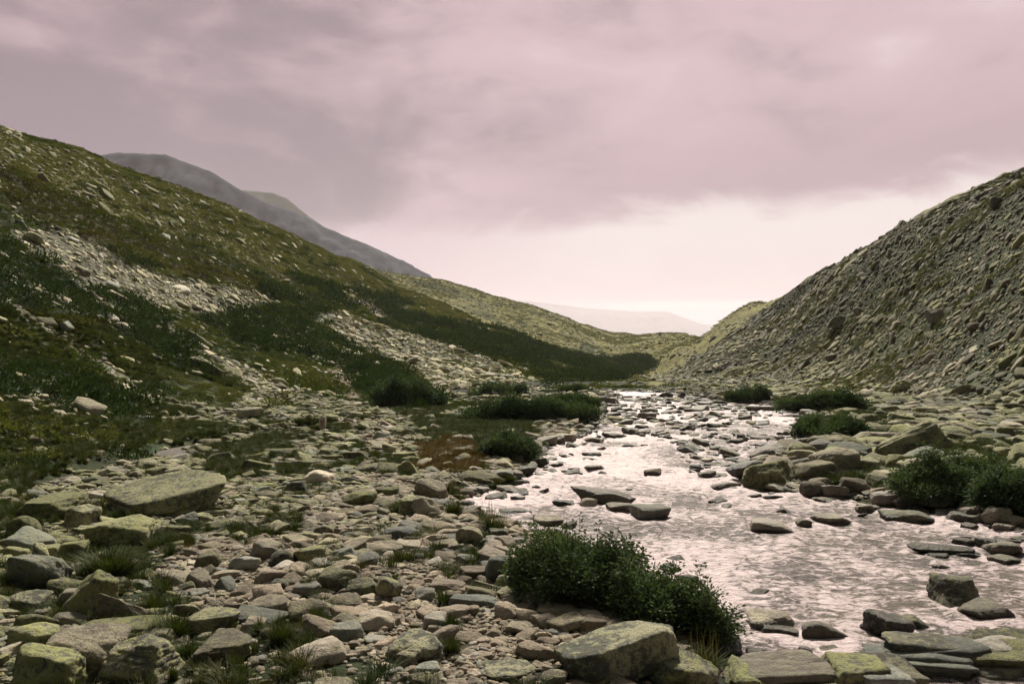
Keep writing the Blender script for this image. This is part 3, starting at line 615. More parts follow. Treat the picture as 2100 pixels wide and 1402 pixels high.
 (1128, 1078, 66, 22, 'round', 'damp', 'brown rounded rocky hump at the water behind the willow bush', {}),
 (1215, 936, 44, 10, 'slab', 'wet', 'dark low rock awash in mid river left of the stone bar', {}),
 (1220, 964, 44, 12, 'slab', 'wet', 'dark low rock awash downstream of its fellow in mid river', {}),
]
for i, (px, b, wd, h, stl, tn, lab, kw) in enumerate(HERO): boulder(i, px, b, wd, h, stl, tn, lab, **kw)

# the layered ledges at the bottom right, and the long one beside them
def ledge(px0, px1, py0, py1, nlay, label, seed):
    e = bpy.data.objects.new('rock_ledge', None); COL.objects.link(e)
    x0, y0, z0 = spot((px0 + px1) / 2, py1 - 5); e.location = (x0, y0, z0); e['label'] = label; e['category'] = 'ledge'
    r = random.Random(seed); q = 0
    for k in range(nlay):
        y = (H + .10 + .035 * k) * FP / (py0 - HZ + (py1 - py0) * k / nlay) + .2; zz = -.10 - .035 * k - .08
        xa = (px0 - CX) / FP * y + r.uniform(0, .12) + .10 * abs(k - 2); xb = (px1 - CX) / FP * y
        while xa < xb - .1:
            wd = r.uniform(.28, .95); q += 1
            me = rock_mesh('layer', seed + q * 7, r.choice(['ledge', 'ledge', 'block', 'slab']), 4, (wd * .56, r.uniform(.2, .3), r.uniform(.05, .095)), r.choice([0, 3, 4]))
            o = link('layer', me, parent=e); o.location = (xa + wd / 2 - x0, y - y0 + r.uniform(-.05, .07), zz - z0 + r.uniform(-.035, .035)); o.rotation_euler = (r.uniform(-.04, .14), r.uniform(-.05, .07), r.uniform(-.14, .14))
            o['lich'], o['pink'], o['wet'], o['dark'] = r.choice([.2, .6, .9]), .1, .0, r.uniform(.05, .5); xa += wd * .93
    taken.append((x0, y0 * 1.05, (px1 - px0) / FP * y0 * .45, .8)); return e
ledge(1755, 2330, 1322, 1400, 6, 'layered mossy rock ledge jutting into the river at the bottom right corner', 40)
ledge(1470, 1790, 1374, 1420, 3, 'long low mossy rock ledge along the bottom edge', 60)

# the painted trail marker: a pale upright stone with a red T
mx, my, mz = spot(661, 884); mk = rock_mesh('marker_stone', 5, 'block', 3, (.13, .08, .26)); mk.materials.clear(); mk.materials.append(M_PALE)  # extra pale stone colour brightens the front that lies in shade
mo = link('marker_stone', mk, label='upright pale trail marker stone with a red T painted on it', cat='marker'); mo.location = (mx, my, mz + .27); taken.append((mx, my - .45, .35, .7))
mo['lich'], mo['pink'], mo['wet'], mo['dark'] = 0., .4, 0., -1.0
bm = bmesh.new()
for cx, cz, sx_, sz_ in ((0, .09, .075, .013), (0, .0, .013, .10)):
    q = bmesh.ops.create_cube(bm, size=1)['verts']
    for v in q: v.co = Vector((v.co.x * 2 * sx_ + cx, v.co.y * .01 - .083 - (.003 if sx_ > .05 else 0), v.co.z * 2 * sz_ + cz))
tm = bpy.data.meshes.new('painted_letter'); bm.to_mesh(tm); bm.free(); tm.materials.append(M_RED); link('painted_letter', tm, parent=mo)
# a small cairn on the skyline of the scree
cxx, cyy, czz = spot(2088, 371); ce = bpy.data.objects.new('cairn', None); COL.objects.link(ce); ce.location = (cxx, cyy, czz); ce['label'] = 'little stone cairn on the skyline of the right scree'; ce['category'] = 'cairn'
for k in range(4):
    o = link('cairn_stone', rock_mesh('cairn_stone', 70 + k, 'block', 2, (.3 - .05 * k, .25 - .04 * k, .14)), parent=ce); o.location = (.03 * (-1) ** k, 0, .1 + .23 * k); o['dark'] = .5; o['lich'] = .4

# ---------------- stones by the thousand ----------------
SM = [rock_mesh('scree', 300 + i, ['slab', 'block', 'slab', 'peak'][i % 4], 3) for i in range(14)]
RM = [rock_mesh('cobble', 400 + i, ['round', 'slab', 'mid', 'block', 'peak', 'mid'][i % 6], 4) for i in range(18)]
SCREE_C = stock('scree', SM); COB_C = stock('cobble', RM)
TK = np.array(taken)
def candidates(n, px0, px1, d0, d1, seed):
    r = np.random.default_rng(seed); px = r.uniform(px0, px1, n); d = np.sqrt(r.uniform(0, 1, n) * (d1 * d1 - d0 * d0) + d0 * d0)
    x = (px - CX) / FP * d; z = ground_z(x, d); return x, d, z, r
def normals(x, y):
    e = .25; zx = (base_z(x + e, y) - base_z(x - e, y)) / (2 * e); zy = (base_z(x, y + e) - base_z(x, y - e)) / (2 * e); return zx, zy
def pack(x, y, rad, overlap, pre=None):
    """drop the stones one by one, largest first, skipping those that would sit inside another"""
    order = np.argsort(-rad); cell = {}; keep = []; cs = float(np.percentile(rad, 97)) * 2 + 1e-6; bigr = []
    if pre is not None:
        ok = np.ones(len(x), bool)
        for tx, ty, tw, td in pre: ok &= ((x - tx) / (tw + rad * .4))**2 + ((y - ty) / (td + rad * .4))**2 > 1
    else: ok = np.ones(len(x), bool)
    X_, Y_, R_ = x.tolist(), y.tolist(), rad.tolist(); okl = ok.tolist()
    for i in order.tolist():
        if not okl[i]: continue
        a, b, q = X_[i], Y_[i], R_[i]; ci, cj = int(a // cs), int(b // cs); good = True
        for u in (-1, 0, 1):
            for v in (-1, 0, 1):
                for (aa, bb, qq) in cell.get((ci + u, cj + v), ()):
                    if (a - aa)**2 + (b - bb)**2 < ((q + qq) * overlap)**2: good = False; break
                if not good: break
            if not good: break
        if good: cell.setdefault((ci, cj), []).append((a, b, q)); keep.append(i)
    return np.array(keep, int)
def slope_rot(x, y, r, tiltsd):
    zx, zy = normals(x, y); n = len(x)
    yaw = r.uniform(0, 2 * math.pi, n); c, s = np.cos(yaw), np.sin(yaw)
    gx_, gy_ = zx * c + zy * s, -zx * s + zy * c         # slope seen in the turned frame
    return np.stack([np.arctan(gy_) + r.normal(0, tiltsd, n), -np.arctan(gx_) + r.normal(0, tiltsd, n), yaw], 1)
def visible(x, y, z, tol=30):
    px, py = project(x, y, z); return (py < 1700) & (px > -260) & (px < 2360)
ALL = []      # every single-stone candidate for the near ones
# 1 the scree of the right-hand slope
x, y, z, r = candidates(230000, 1300, 2500, 24, 170, 1); cl_ = classify(x, y, z); px, py = project(x, y, z)
k = in_poly(px, py, SCREE) & (y < 172) & (x > 13); x, y, z = x[k], y[k], z[k]
rad = np.minimum(.105 * r.uniform(.002, 1, len(x)) ** (-1 / 2.7), .6) * .95 * np.clip(1 + .45 * fbm2(x, y + z * 1.5, 9, 3, 191), .6, 1.6); kp = pack(x, y, rad, .62, taken); x, y, z, rad = x[kp], y[kp], z[kp], rad[kp]
n = len(x); pat = fbm2(x, y + z * 2, 9, 3, 91); yg = fbm2(x, y + z, 5, 2, 92)
hi = sm(z, 1.0, 6.0)
scl = np.stack([rad * r.uniform(.9, 1.35, n), rad * r.uniform(.65, 1.0, n), rad * r.uniform(.28, .6, n)], 1)
print('scree', n)
scatter('scree', 'grey green broken scree covering the steep right hand slope', 'scree', np.stack([x, y, z + rad * .12], 1), slope_rot(x, y, r, .22), scl, r.integers(0, len(SM), n), SCREE_C,
        lich=np.clip(.75 + .9 * yg, 0, 1), pink=np.clip(.1 - pat * .5, 0, .4), wet=np.zeros(n), dark=np.clip(.44 + .22 * hi + .45 * pat + r.normal(0, .14, n), -.1, .95))  # shade on the steep slope is put into the stones' dark value
# 2 the talus and loose stones of the left slope
x, y, z, r = candidates(150000, -300, 1330, 14, 170, 2); c_ = classify(x, y, z); px, py = project(x, y, z)
u = r.uniform(0, 1, len(x)); stray = fbm2(x, y, 4, 3, 95)
onslope = z > floor_z(y) + .5
k = ((c_ == 2) & onslope) | ((c_ == 3) & (u < .1) & onslope) | (((c_ == 1) | (c_ == 6)) & (u < .05 + .45 * (stray > .38)) & onslope) | ((c_ == 7) & (u < .04)) | ((c_ == 8) & (u < .05) & onslope) | ((c_ == 0) & (u < .22))
x, y, z, c_ = x[k], y[k], z[k], c_[k]; rad = np.minimum(.085 * r.uniform(.002, 1, len(x)) ** (-1 / 2.7), .6) * np.where(c_ == 2, .92, .95) * np.clip(.6 + y / 110, .75, 1.4)
kp = pack(x, y, rad, .62, taken); x, y, z, rad, c_ = x[kp], y[kp], z[kp], rad[kp], c_[kp]; n = len(x); print('talus', n)
scl = np.stack([rad * r.uniform(.9, 1.5, n), rad * r.uniform(.6, 1.0, n), rad * r.uniform(.28, .6, n)], 1)
scatter('talus', 'pale broken stones strewn in patches over the left slope', 'talus', np.stack([x, y, z + rad * .12 + np.where(c_ != 2, .08, 0)], 1), slope_rot(x, y, r, .2), scl, r.integers(0, len(SM), n), SCREE_C,
        lich=np.where(c_ == 0, .8, .5) + r.normal(0, .15, n), pink=np.clip(r.normal(.3, .2, n), 0, 1), wet=np.zeros(n), dark=np.where(c_ == 0, .15, -.75) + r.normal(0, .12, n))
# 3 cobbles of the shore and the far flats
def cob(n0, d0, d1, med, sd, lo, hi_, seed, ov):
    x, y, z, r = candidates(n0, -220, 2330, d0, d1, seed); c_ = classify(x, y, z)
    u = r.uniform(0, 1, len(x)); rv = sdist(x, y, RIV) + fbm2(x, y, 1.1, 2, 12) * .16; br = sdist(x, y, BRK)
    px, py = project(x, y, z); fl_ = z < floor_z(y) + .8
    k = fl_ & (((c_ == 2)) | ((c_ == 3) & (u < .35)) | ((c_ == 4) & (u < .10)) | ((c_ == 8) & (u < .3)) | ((c_ == 1) & (u < .06))) & ((rv > .05) | (r.uniform(0, 1, len(x)) < .0)) & ((br > 0) | (u < .5))
    x, y, z, c_, rv = x[k], y[k], z[k], c_[k], rv[k]
    rad = np.minimum(lo * r.uniform(.0005, 1, len(x)) ** (-1 / sd), hi_) * np.where((px[k] > 1490) & (y < 60), 1.55, 1); return x, y, z, c_, rv, rad, r
near = cob(95000, 3.4, 16, 0, 2.35, .024, .155, 3, .7); mid = cob(150000, 16, 45, 0, 2.6, .05, .26, 4, .7); farc = cob(60000, 45, 165, 0, 2.7, .11, .42, 5, .7)
xs_, ys_, zs_, cs_, rv_, rd_ = [np.concatenate([a[i], b[i], c[i]]) for i, (a, b, c) in enumerate([(near, mid, farc)] * 1) for i in range(0)] if False else [np.concatenate([near[i], mid[i], farc[i]]) for i in range(6)]
kp = np.concatenate([(lambda q: q[pack(xs_[q], ys_[q], rd_[q], .66, taken)])(np.where((ys_ >= a) & (ys_ < b))[0]) for a, b in ((0, 16), (16, 45), (45, 200))])
x, y, z, c_, rv, rad = xs_[kp], ys_[kp], zs_[kp], cs_[kp], rv_[kp], rd_[kp]; n = len(x); r = np.random.default_rng(99); print('cobbles', n)
px, py = project(x, y, z)
scl = np.stack([rad * r.uniform(1.0, 1.5, n), rad * r.uniform(.7, 1.05, n), rad * r.uniform(.38, .72, n)], 1)
pinkz = np.clip(sm(rv, 2.4, .4) * .55 + sm(py, 1040, 1120) * sm(px, 350, 700) * .6 + np.where(c_ == 3, .5, 0) + r.normal(0, .18, n), 0, 1)
wetz = np.clip(sm(rv, .55, .1) * .7, 0, 1); lichz = np.clip(.82 - pinkz * 1.0 + r.normal(0, .15, n), 0, 1); rightb = px > 1500
darkz = np.where(rightb & (y > 12), .12, 0) + r.normal(0, .08, n)
rot = slope_rot(x, y, r, .16); idx = r.integers(0, len(RM), n)
rot[:, 2] = r.normal(0, .6, n) + math.pi * r.integers(0, 2, n)
# the 170 that show largest are things of their own
size = rad / y; big = np.argsort(-size); inview = (px > -40) & (px < 2140) & (py < 1400) & (y > 5)
big = [b for b in big.tolist() if inview[b]][:170]; single = np.zeros(n, bool); single[big] = True
def words(i):
    s_ = 'large' if rad[i] > .12 else 'small' if rad[i] < .08 else 'middling'
    f_ = 'flat' if scl[i, 2] / scl[i, 0] < .36 else 'chunky' if scl[i, 2] / scl[i, 0] > .55 else 'oval'
    t_ = 'wet brown' if wetz[i] > .4 else 'pinkish' if pinkz[i] > .5 else 'green lichened' if lichz[i] > .75 else 'beige'
    return s_, f_, t_
cnt = {}; DIRS = ['right of', 'right behind and beside', 'straight behind', 'left behind and beside', 'left of', 'left in front of', 'straight in front of', 'right in front of']
for i in big:
    o = bpy.data.objects.new('stone', RM[idx[i]]); COL.objects.link(o); o.location = (x[i], y[i], z[i] + scl[i, 2] * .35); o.rotation_euler = rot[i]; o.scale = scl[i]
    o['lich'], o['pink'], o['wet'], o['dark'] = float(lichz[i]), float(pinkz[i]), float(wetz[i]), float(darkz[i])
    L = sorted(landmarks, key=lambda q: math.hypot(q[1] - px[i], q[2] - py[i])); s_, f_, t_ = words(i)
    q = L[0]; ang = math.atan2((y[i] - q[4]) * 1.0, x[i] - q[3]); dr = {0: 'to the right of', 1: 'behind and right of', 2: 'just behind', 3: 'behind and left of', 4: 'to the left of', 5: 'in front and left of', 6: 'just in front of', 7: 'in front and right of'}[int(round(ang / (math.pi / 4))) % 8]
    lab = '%s %s %s stone %s %s' % (s_, t_, f_, dr, q[0]); cnt[lab] = cnt.get(lab, 0) + 1
    if cnt[lab] > 1:
        q2 = L[1]; lab2 = '%s %s %s stone between %s and %s' % (s_, t_, f_, q[0], q2[0]); cnt[lab2] = cnt.get(lab2, 0) + 1
        lab = lab2 if cnt[lab2] == 1 else '%s %s %s stone %s %s, %s one out from it' % (s_, t_, f_, dr, q[0], ['next', 'second', 'third', 'fourth', 'fifth', 'sixth', 'seventh', 'eighth', 'ninth', 'tenth', 'eleventh', 'twelfth'][min(11, cnt[lab] - 1)])
    if len(lab.split()) > 16: lab = lab.replace(s_ + ' ', '', 1)
    if len(lab.split()) > 16: lab = lab.replace('one out from it', 'out')
    if len(lab.split()) > 16: lab = lab.replace(f_ + ' ', '', 1)
    if len(lab.split()) > 16: lab = lab.replace('to the ', '', 1).replace('just ', '')
    o['label'] = lab; o['category'] = 'stone'; o['group'] = 'larger cobbles lying on the near shore'
m = ~single
scatter('cobbles', 'thousands of smaller cobbles packed over the shores and flats', 'cobbles', np.stack([x, y, z + scl[:, 2] * .25], 1)[m], rot[m], scl[m], idx[m], COB_C, lich=lichz[m], pink=pinkz[m], wet=wetz[m], dark=darkz[m])
# 4 stones standing in the water
RB = [(1390, 900), (1460, 885), (1640, 905), (1650, 930), (1560, 945), (1500, 1010), (1440, 1000), (1400, 940)]; RU = [(1230, 815), (1500, 815), (1560, 850), (1440, 905), (1330, 900), (1240, 880)]
x, y, z, r = candidates(60000, 950, 2150, 5.5, 130, 6); px, py = project(x, y, floor_z(y) - .09); rv = sdist(x, y, RIV)
u = r.uniform(0, 1, len(x)); clus = fbm2(x, y, 1.8, 3, 97) + .45 * fbm2(x, y, .7, 2, 98)
dens = np.where(in_poly(px, py, RB), .9, np.where(in_poly(px, py, RU), .42, np.where(rv > -.9, .40, np.where(py < 980, .10, .035)))) * np.where(clus > -.1, 1, .25) * np.where(y < 13, np.where(rv > -.5, .6, .25), 1)
k = (rv < .25) & (u < dens); x, y, px, py, rv = x[k], y[k], px[k], py[k], rv[k]
rad = np.clip(np.exp(r.normal(math.log(.13), .45, len(x))), .05, .5) * np.clip(.5 + y / 60, .62, 1.25); kp = pack(x, y, rad, .7, taken); x, y, rad, rv = x[kp], y[kp], rad[kp], rv[kp]; n = len(x); print('river stones', n)
scl = np.stack([rad * r.uniform(1.0, 1.7, n), rad * r.uniform(.6, 1.0, n), rad * r.uniform(.4, .7, n)], 1); zz = floor_z(y) - .09 + scl[:, 2] * r.uniform(-.45, .35, n)
rr_ = np.stack([r.normal(0, .15, n), r.normal(0, .15, n), r.normal(0, .5, n)], 1)
scatter('river_stones', 'brown and black stones breaking the surface of the river', 'river stones', np.stack([x, y, zz], 1), rr_, scl, r.integers(0, len(RM), n), COB_C,
        lich=np.clip(r.normal(.05, .1, n), 0, 1), pink=np.clip(r.normal(.45, .25, n), 0, 1), wet=np.clip(r.normal(.6, .25, n), 0, 1), dark=np.zeros(n))
# white water gathers on the near side of the stones that break the surface
wm = bpy.data.objects['river'].data; nv = len(wm.vertices); wv = np.zeros(nv * 3, np.float32); wm.vertices.foreach_get('co', wv); wv = wv.reshape(-1, 3)
fo = np.zeros(nv, np.float32); wm.attributes['foam'].data.foreach_get('value', fo); lift = np.zeros(nv)
rocks = [(tx, ty, max(tw, td)) for tx, ty, tw, td in taken if sdist(np.array([tx]), np.array([ty]), RIV)[0] < .3 and ty < 40] + [(a, b, c) for a, b, c in zip(x.tolist(), y.tolist(), rad.tolist()) if c > .09 and b < 40]
for tx, ty, tr in rocks:
    m_ = (np.abs(wv[:, 0] - tx) < tr * 3) & (np.abs(wv[:, 1] - ty) < tr * 5); q = wv[m_]
    if len(q) == 0: continue
    dd = np.hypot((q[:, 0] - tx), (q[:, 1] - ty) * np.where(q[:, 1] < ty, .45, .9)) / tr
    g = np.exp(-((dd - 1.0) / .2) ** 2); fo[m_] = fo[m_] + g * .45; lift[m_] = np.maximum(lift[m_], g * min(tr, .3) * .10)
wm.attributes['foam'].data.foreach_set('value', fo); wv[:, 2] += lift; wm.vertices.foreach_set('co', wv.ravel()); wm.update()
# 5 gravel between the cobbles
PM = [rock_mesh('pebble', 500 + i, ['round', 'mid', 'slab'][i % 3], 2) for i in range(8)]; PEB = stock('pebble', PM)
x, y, z, r = candidates(120000, -60, 1560, 4.2, 22, 8); c_ = classify(x, y, z); u = r.uniform(0, 1, len(x)); rv = sdist(x, y, RIV)
k = ((c_ == 3) | ((c_ == 2) & (u < .3)) | ((c_ == 4) & (u < .16))) & (rv > -.1) & (z < floor_z(y) + .6); x, y, z, c_ = x[k], y[k], z[k], c_[k]; n = len(x); print('pebbles', n)
rad = np.clip(np.exp(r.normal(math.log(.023), .4, n)), .01, .07) * np.clip(y / 9, .8, 1.8); scl = np.stack([rad * r.uniform(1, 1.5, n), rad, rad * r.uniform(.4, .7, n)], 1)
scatter('gravel', 'pinkish gravel filling the gaps between the cobbles', 'gravel', np.stack([x, y, z + rad * .2], 1), np.stack([r.normal(0, .2, n), r.normal(0, .2, n), r.uniform(0, 6.3, n)], 1), scl, r.integers(0, 8, n), PEB,
        lich=np.clip(r.normal(.15, .15, n), 0, 1), pink=np.clip(r.normal(.7, .25, n), 0, 1), wet=np.zeros(n), dark=np.clip(r.normal(.12, .15, n), -.2, .6))
# ---------------- vegetation ----------------
def leaf_cloud(name, tips, dirs, ln, wd, mat, seed):
    """many small pointed leaves, each a folded pair of triangles"""
    r = np.random.default_rng(seed); n = len(tips); d = dirs / (np.linalg.norm(dirs, axis=1)[:, None] + 1e-9)
    s = np.cross(d, r.normal(0, 1, (n, 3))); s /= np.linalg.norm(s, axis=1)[:, None] + 1e-9; nn = np.cross(s, d)
    L = ln * r.uniform(.7, 1.3, n)[:, None]; W = wd * r.uniform(.7, 1.3, n)[:, None]
    v = np.stack([tips, tips + d * L * .5 + s * W + nn * W * .3, tips + d * L, tips + d * L * .5 - s * W + nn * W * .3], 1).reshape(-1, 3)
    return mesh_np(name, v, np.arange(n * 4).reshape(-1, 4), mat, False)
def tuft_mesh(seed, nleaf, wd, ln, mat, hgt=.8):
    r = np.random.default_rng(seed); a = r.uniform(0, 6.283, nleaf); q = np.sqrt(r.uniform(0, 1, nleaf)); e = r.uniform(.25, 1, nleaf)
    p = np.stack([np.cos(a) * q, np.sin(a) * q, hgt * e * np.sqrt(np.clip(1 - q * q * .85, 0, 1)) * r.uniform(.75, 1.05, nleaf)], 1)
    d = p * [1, 1, 1.2] + r.normal(0, .5, p.shape) + [0, 0, .5]
    return leaf_cloud('tuft', p, d, ln, wd, mat, seed)
HM = [tuft_mesh(600 + i, 130, .075, .28, M_HEATH) for i in range(6)]; HEATH = stock('heath', HM)
WM = [tuft_mesh(620 + i, 230, .05, .24, M_SCRUB, 1.0) for i in range(6)]; THICK = stock('thicket', WM)
def blades(seed, n, mat, h=1.0, lean=.5, w=.012):
    r = np.random.default_rng(seed); a = r.uniform(0, 6.283, n); q = r.uniform(0, .35, n); b = np.stack([np.cos(a) * q, np.sin(a) * q, np.zeros(n)], 1)
    a2 = a + r.normal(0, .7, n); ln = r.uniform(.5, 1, n) * h; le = r.uniform(.1, 1, n) * lean; V = []; sd_ = np.stack([-np.sin(a2), np.cos(a2), a2 * 0], 1)
    for k, (u, ww) in enumerate(((0, 1), (.4, .8), (.75, .5), (1, .08))):
        c = b + np.stack([np.cos(a2) * le * ln * u * u, np.sin(a2) * le * ln * u * u, ln * u * (1 - .25 * le * u)], 1)
        V += [c - sd_ * w * ww, c + sd_ * w * ww]
    V = np.stack(V, 1).reshape(-1, 3); base = np.arange(n)[:, None] * 8
    F = np.concatenate([base + np.array([0, 1, 3, 2]) + 2 * k for k in range(3)], 0); return mesh_np('blades', V, F, mat, False)
GM = [blades(700 + i, 150, M_GRASS, 1, .8, .014) for i in range(6)]; GRS = stock('grass', GM)
# heath on the left slope
x, y, z, r = candidates(80000, -260, 1400, 12, 250, 11); c_ = classify(x, y, z); u = r.uniform(0, 1, len(x)); nz = fbm2(x, y, 3.5, 3, 111)
k = (((c_ == 1) | (c_ == 8)) & (u < .85) | (c_ == 7) & (u < .7) | (c_ == 0) & (u < .04 + .25 * (nz > .45)) | (c_ == 2) & (u < .03)) & (z > floor_z(y) + .15) & (y < 235)
near_ = k; x, y, z, c_, nz = x[k], y[k], z[k], c_[k], nz[k]; rad = np.clip(np.exp(r.normal(math.log(.33), .35, len(x))), .12, .8) * np.clip(.55 + y / 90, .6, 1.8) * np.where(c_ == 7, .6, 1) * np.where(c_ == 0, .3, 1) * np.where(fbm2(x, y, 3, 2, 125) > .25, 1.45, .85) * np.where((c_ == 1) & (z > 9), .6, 1)
kp = pack(x, y, rad, .5); x, y, z, c_, nz, rad = [q[kp] for q in (x, y, z, c_, nz, rad)]; n = len(x); print('heath', n)
print('bare test', [(int(((np.abs(project(x,y,z)[0]-a)<40)&(np.abs(project(x,y,z)[1]-b)<25)).sum()), classify(*[np.array([v]) for v in spot(a,b)])) for a,b in ((150,600),(250,640),(330,620),(100,700),(600,600))])
scatter('heath', 'dark green and rusty heath cloaking the left slope', 'heath', np.stack([x, y, z - rad * .1], 1), np.stack([r.normal(0, .15, n), r.normal(0, .15, n), r.uniform(0, 6.3, n)], 1),
        np.stack([rad, rad, rad * r.uniform(.45, .9, n)], 1), r.integers(0, 6, n), HEATH, pale=np.where(c_ == 0, .6, np.clip(fbm2(x, y, 6, 2, 123), 0, .4)), warm=np.clip(np.where(c_ == 8, .2, .0) + .2 * np.clip(fbm2(x, y, 7, 2, 113), 0, 1) + np.where(c_ == 0, .2, 0) + r.normal(0, .1, n), 0, 1))
x, y, z, r = candidates(70000, 680, 1620, 235, 440, 14); nz = fbm2(x, y, 16, 3, 118); k = (r.uniform(0, 1, len(x)) < np.clip(.3 + nz, .08, .9)); x, y, z = x[k], y[k], z[k]
rad = r.uniform(.35, .95, len(x)); kp = pack(x, y, rad, .6); x, y, z, rad = [q[kp] for q in (x, y, z, rad)]; n = len(x); print('far heath', n)
scatter('far_heath', 'speckled low scrub on the far olive hills', 'heath', np.stack([x, y, z - rad * .15], 1), np.stack([r.normal(0, .1, n), r.normal(0, .1, n), r.uniform(0, 6.3, n)], 1), np.stack([rad, rad, rad * r.uniform(.35, .7, n)], 1), r.integers(0, 6, n), HEATH, warm=np.clip(r.normal(.1, .15, n), 0, 1), pale=np.clip(r.normal(.55, .3, n), 0, 1))
x, y, z, r = candidates(60000, 680, 1620, 170, 440, 15); k = (r.uniform(0, 1, len(x)) < .16); x, y, z = x[k], y[k], z[k]; n = len(x); rad = np.minimum(.2 * r.uniform(.01, 1, n) ** (-1 / 2.6), 1.0)
scatter('far_stones', 'pale stones dotted over the far olive hills', 'stones', np.stack([x, y, z + rad * .1], 1), slope_rot(x, y, r, .2), np.stack([rad * 1.2, rad * .8, rad * .45], 1), r.integers(0, len(SM), n), SCREE_C, lich=np.full(n, .7), pink=np.full(n, .15), wet=np.zeros(n), dark=np.clip(r.normal(.1, .15, n), -.2, .6))
x, y, z, r = candidates(300000, -200, 1330, 13, 240, 16); c_ = classify(x, y, z); k = ((c_ == 1) | (c_ == 6) | (c_ == 7) | (c_ == 8)) & (z > floor_z(y) + .1) | (c_ == 0) & (r.uniform(0, 1, len(x)) < .75) | (c_ == 2) & (z > floor_z(y) + .5) & (r.uniform(0, 1, len(x)) < .07); x, y, z, c_ = x[k], y[k], z[k], c_[k]; n = len(x); print('low heath', n)
rad = np.clip(r.normal(.15, .05, n), .06, .3) * np.clip(.7 + y / 90, .8, 2.2)
scatter('low_heath', 'short turf of crowberry and moss between the taller heath', 'heath', np.stack([x, y, z - .02], 1), np.stack([r.normal(0, .2, n), r.normal(0, .2, n), r.uniform(0, 6.3, n)], 1), np.stack([rad, rad, rad * r.uniform(.5, .9, n)], 1), r.integers(0, 6, n), HEATH,
        pale=np.where(c_ == 0, r.uniform(.5, 1, n), np.clip(fbm2(x, y, 5, 3, 121) * 1.2, 0, .6)),
        warm=np.clip(np.where(c_ == 8, .22, .0) + .2 * np.clip(fbm2(x, y, 4, 3, 119), 0, 1) + r.normal(0, .1, n), 0, 1))
x, y, z, r = candidates(60000, 1330, 2400, 26, 165, 17); px, py = project(x, y, z); k = in_poly(px, py, SCREE) & (x > 14) & (fbm2(x, y + z, 6, 3, 131) > .42); x, y, z = x[k], y[k], z[k]; n = len(x); rad = r.uniform(.12, .38, n); print('scree moss', n)
scatter('moss', 'yellow green moss cushions in patches among the right hand scree', 'moss', np.stack([x, y, z + .05], 1), slope_rot(x, y, r, .2), np.stack([rad, rad, rad * .6], 1), r.integers(0, 6, n), HEATH, warm=np.clip(r.normal(.05, .1, n), 0, 1), pale=np.clip(r.normal(.45, .25, n), 0, 1))
# dwarf willow thicket in the hollows and on the spur
x, y, z, r = candidates(90000, -200, 1400, 14, 240, 12); c_ = classify(x, y, z); k = (c_ == 6); x, y, z = x[k], y[k], z[k]
rad = np.clip(np.exp(r.normal(math.log(.5), .4, len(x))), .2, 1.1) * np.clip(.55 + y / 110, .7, 2); kp = pack(x, y, rad, .5); x, y, z, rad = [q[kp] for q in (x, y, z, rad)]; n = len(x); print('thicket', n)
scatter('willow_scrub', 'dark willow scrub in bands across the hillside', 'scrub', np.stack([x, y, z - rad * .1], 1), np.stack([r.normal(0, .15, n), r.normal(0, .15, n), r.uniform(0, 6.3, n)], 1), np.stack([rad, rad, rad * r.uniform(.7, 1.1, n)], 1), r.integers(0, 6, n), THICK, warm=np.zeros(n))
# grass between the near boulders
x, y, z, r = candidates(90000, -120, 2250, 3.6, 45, 13); c_ = classify(x, y, z); u = r.uniform(0, 1, len(x)); nz = fbm2(x, y, .9, 3, 115); nz2 = fbm2(x, y, 2.5, 2, 117); rv = sdist(x, y, RIV); px, py = project(x, y, z)
k = ((c_ == 4) | (c_ == 8) & (y < 40) | (c_ == 2) & (u < .6) & (nz > np.where((px < 950) & (y > 8), .22, .40)) & (px < 1500) | (c_ == 3) & (nz > .62) | (c_ == 1) & (u < .5)) & (rv > .1) & (np.hypot(x - mx, y - my + .5) > .8) & (u < np.clip(.2 + y / 30, .45, 1)) & (sdist(x, y, BRK) > -.05)
k |= (px < 700) & (py > 1120) & (c_ == 2) & (nz2 > -.15) & (u < .35)
x, y, z, c_ = x[k], y[k], z[k], c_[k]; n = len(x); hgt = np.clip(r.normal(.13, .04, n), .05, .26) * np.clip(.9 + y / 50, 1, 1.6) * np.where(c_ == 2, .7, 1); wd = np.clip(r.normal(.17, .05, n), .08, .3) * np.clip(.9 + y / 50, 1, 1.6); print('grass', n)
scatter('grass', 'dark green grass growing between the stones', 'grass', np.stack([x, y, z - .01], 1), np.stack([r.normal(0, .1, n), r.normal(0, .1, n), r.uniform(0, 6.3, n)], 1), np.stack([wd, wd, hgt], 1), r.integers(0, 6, n), GRS, warm=np.clip(np.where(c_ == 8, .9, .1) + r.normal(0, .12, n), 0, 1))

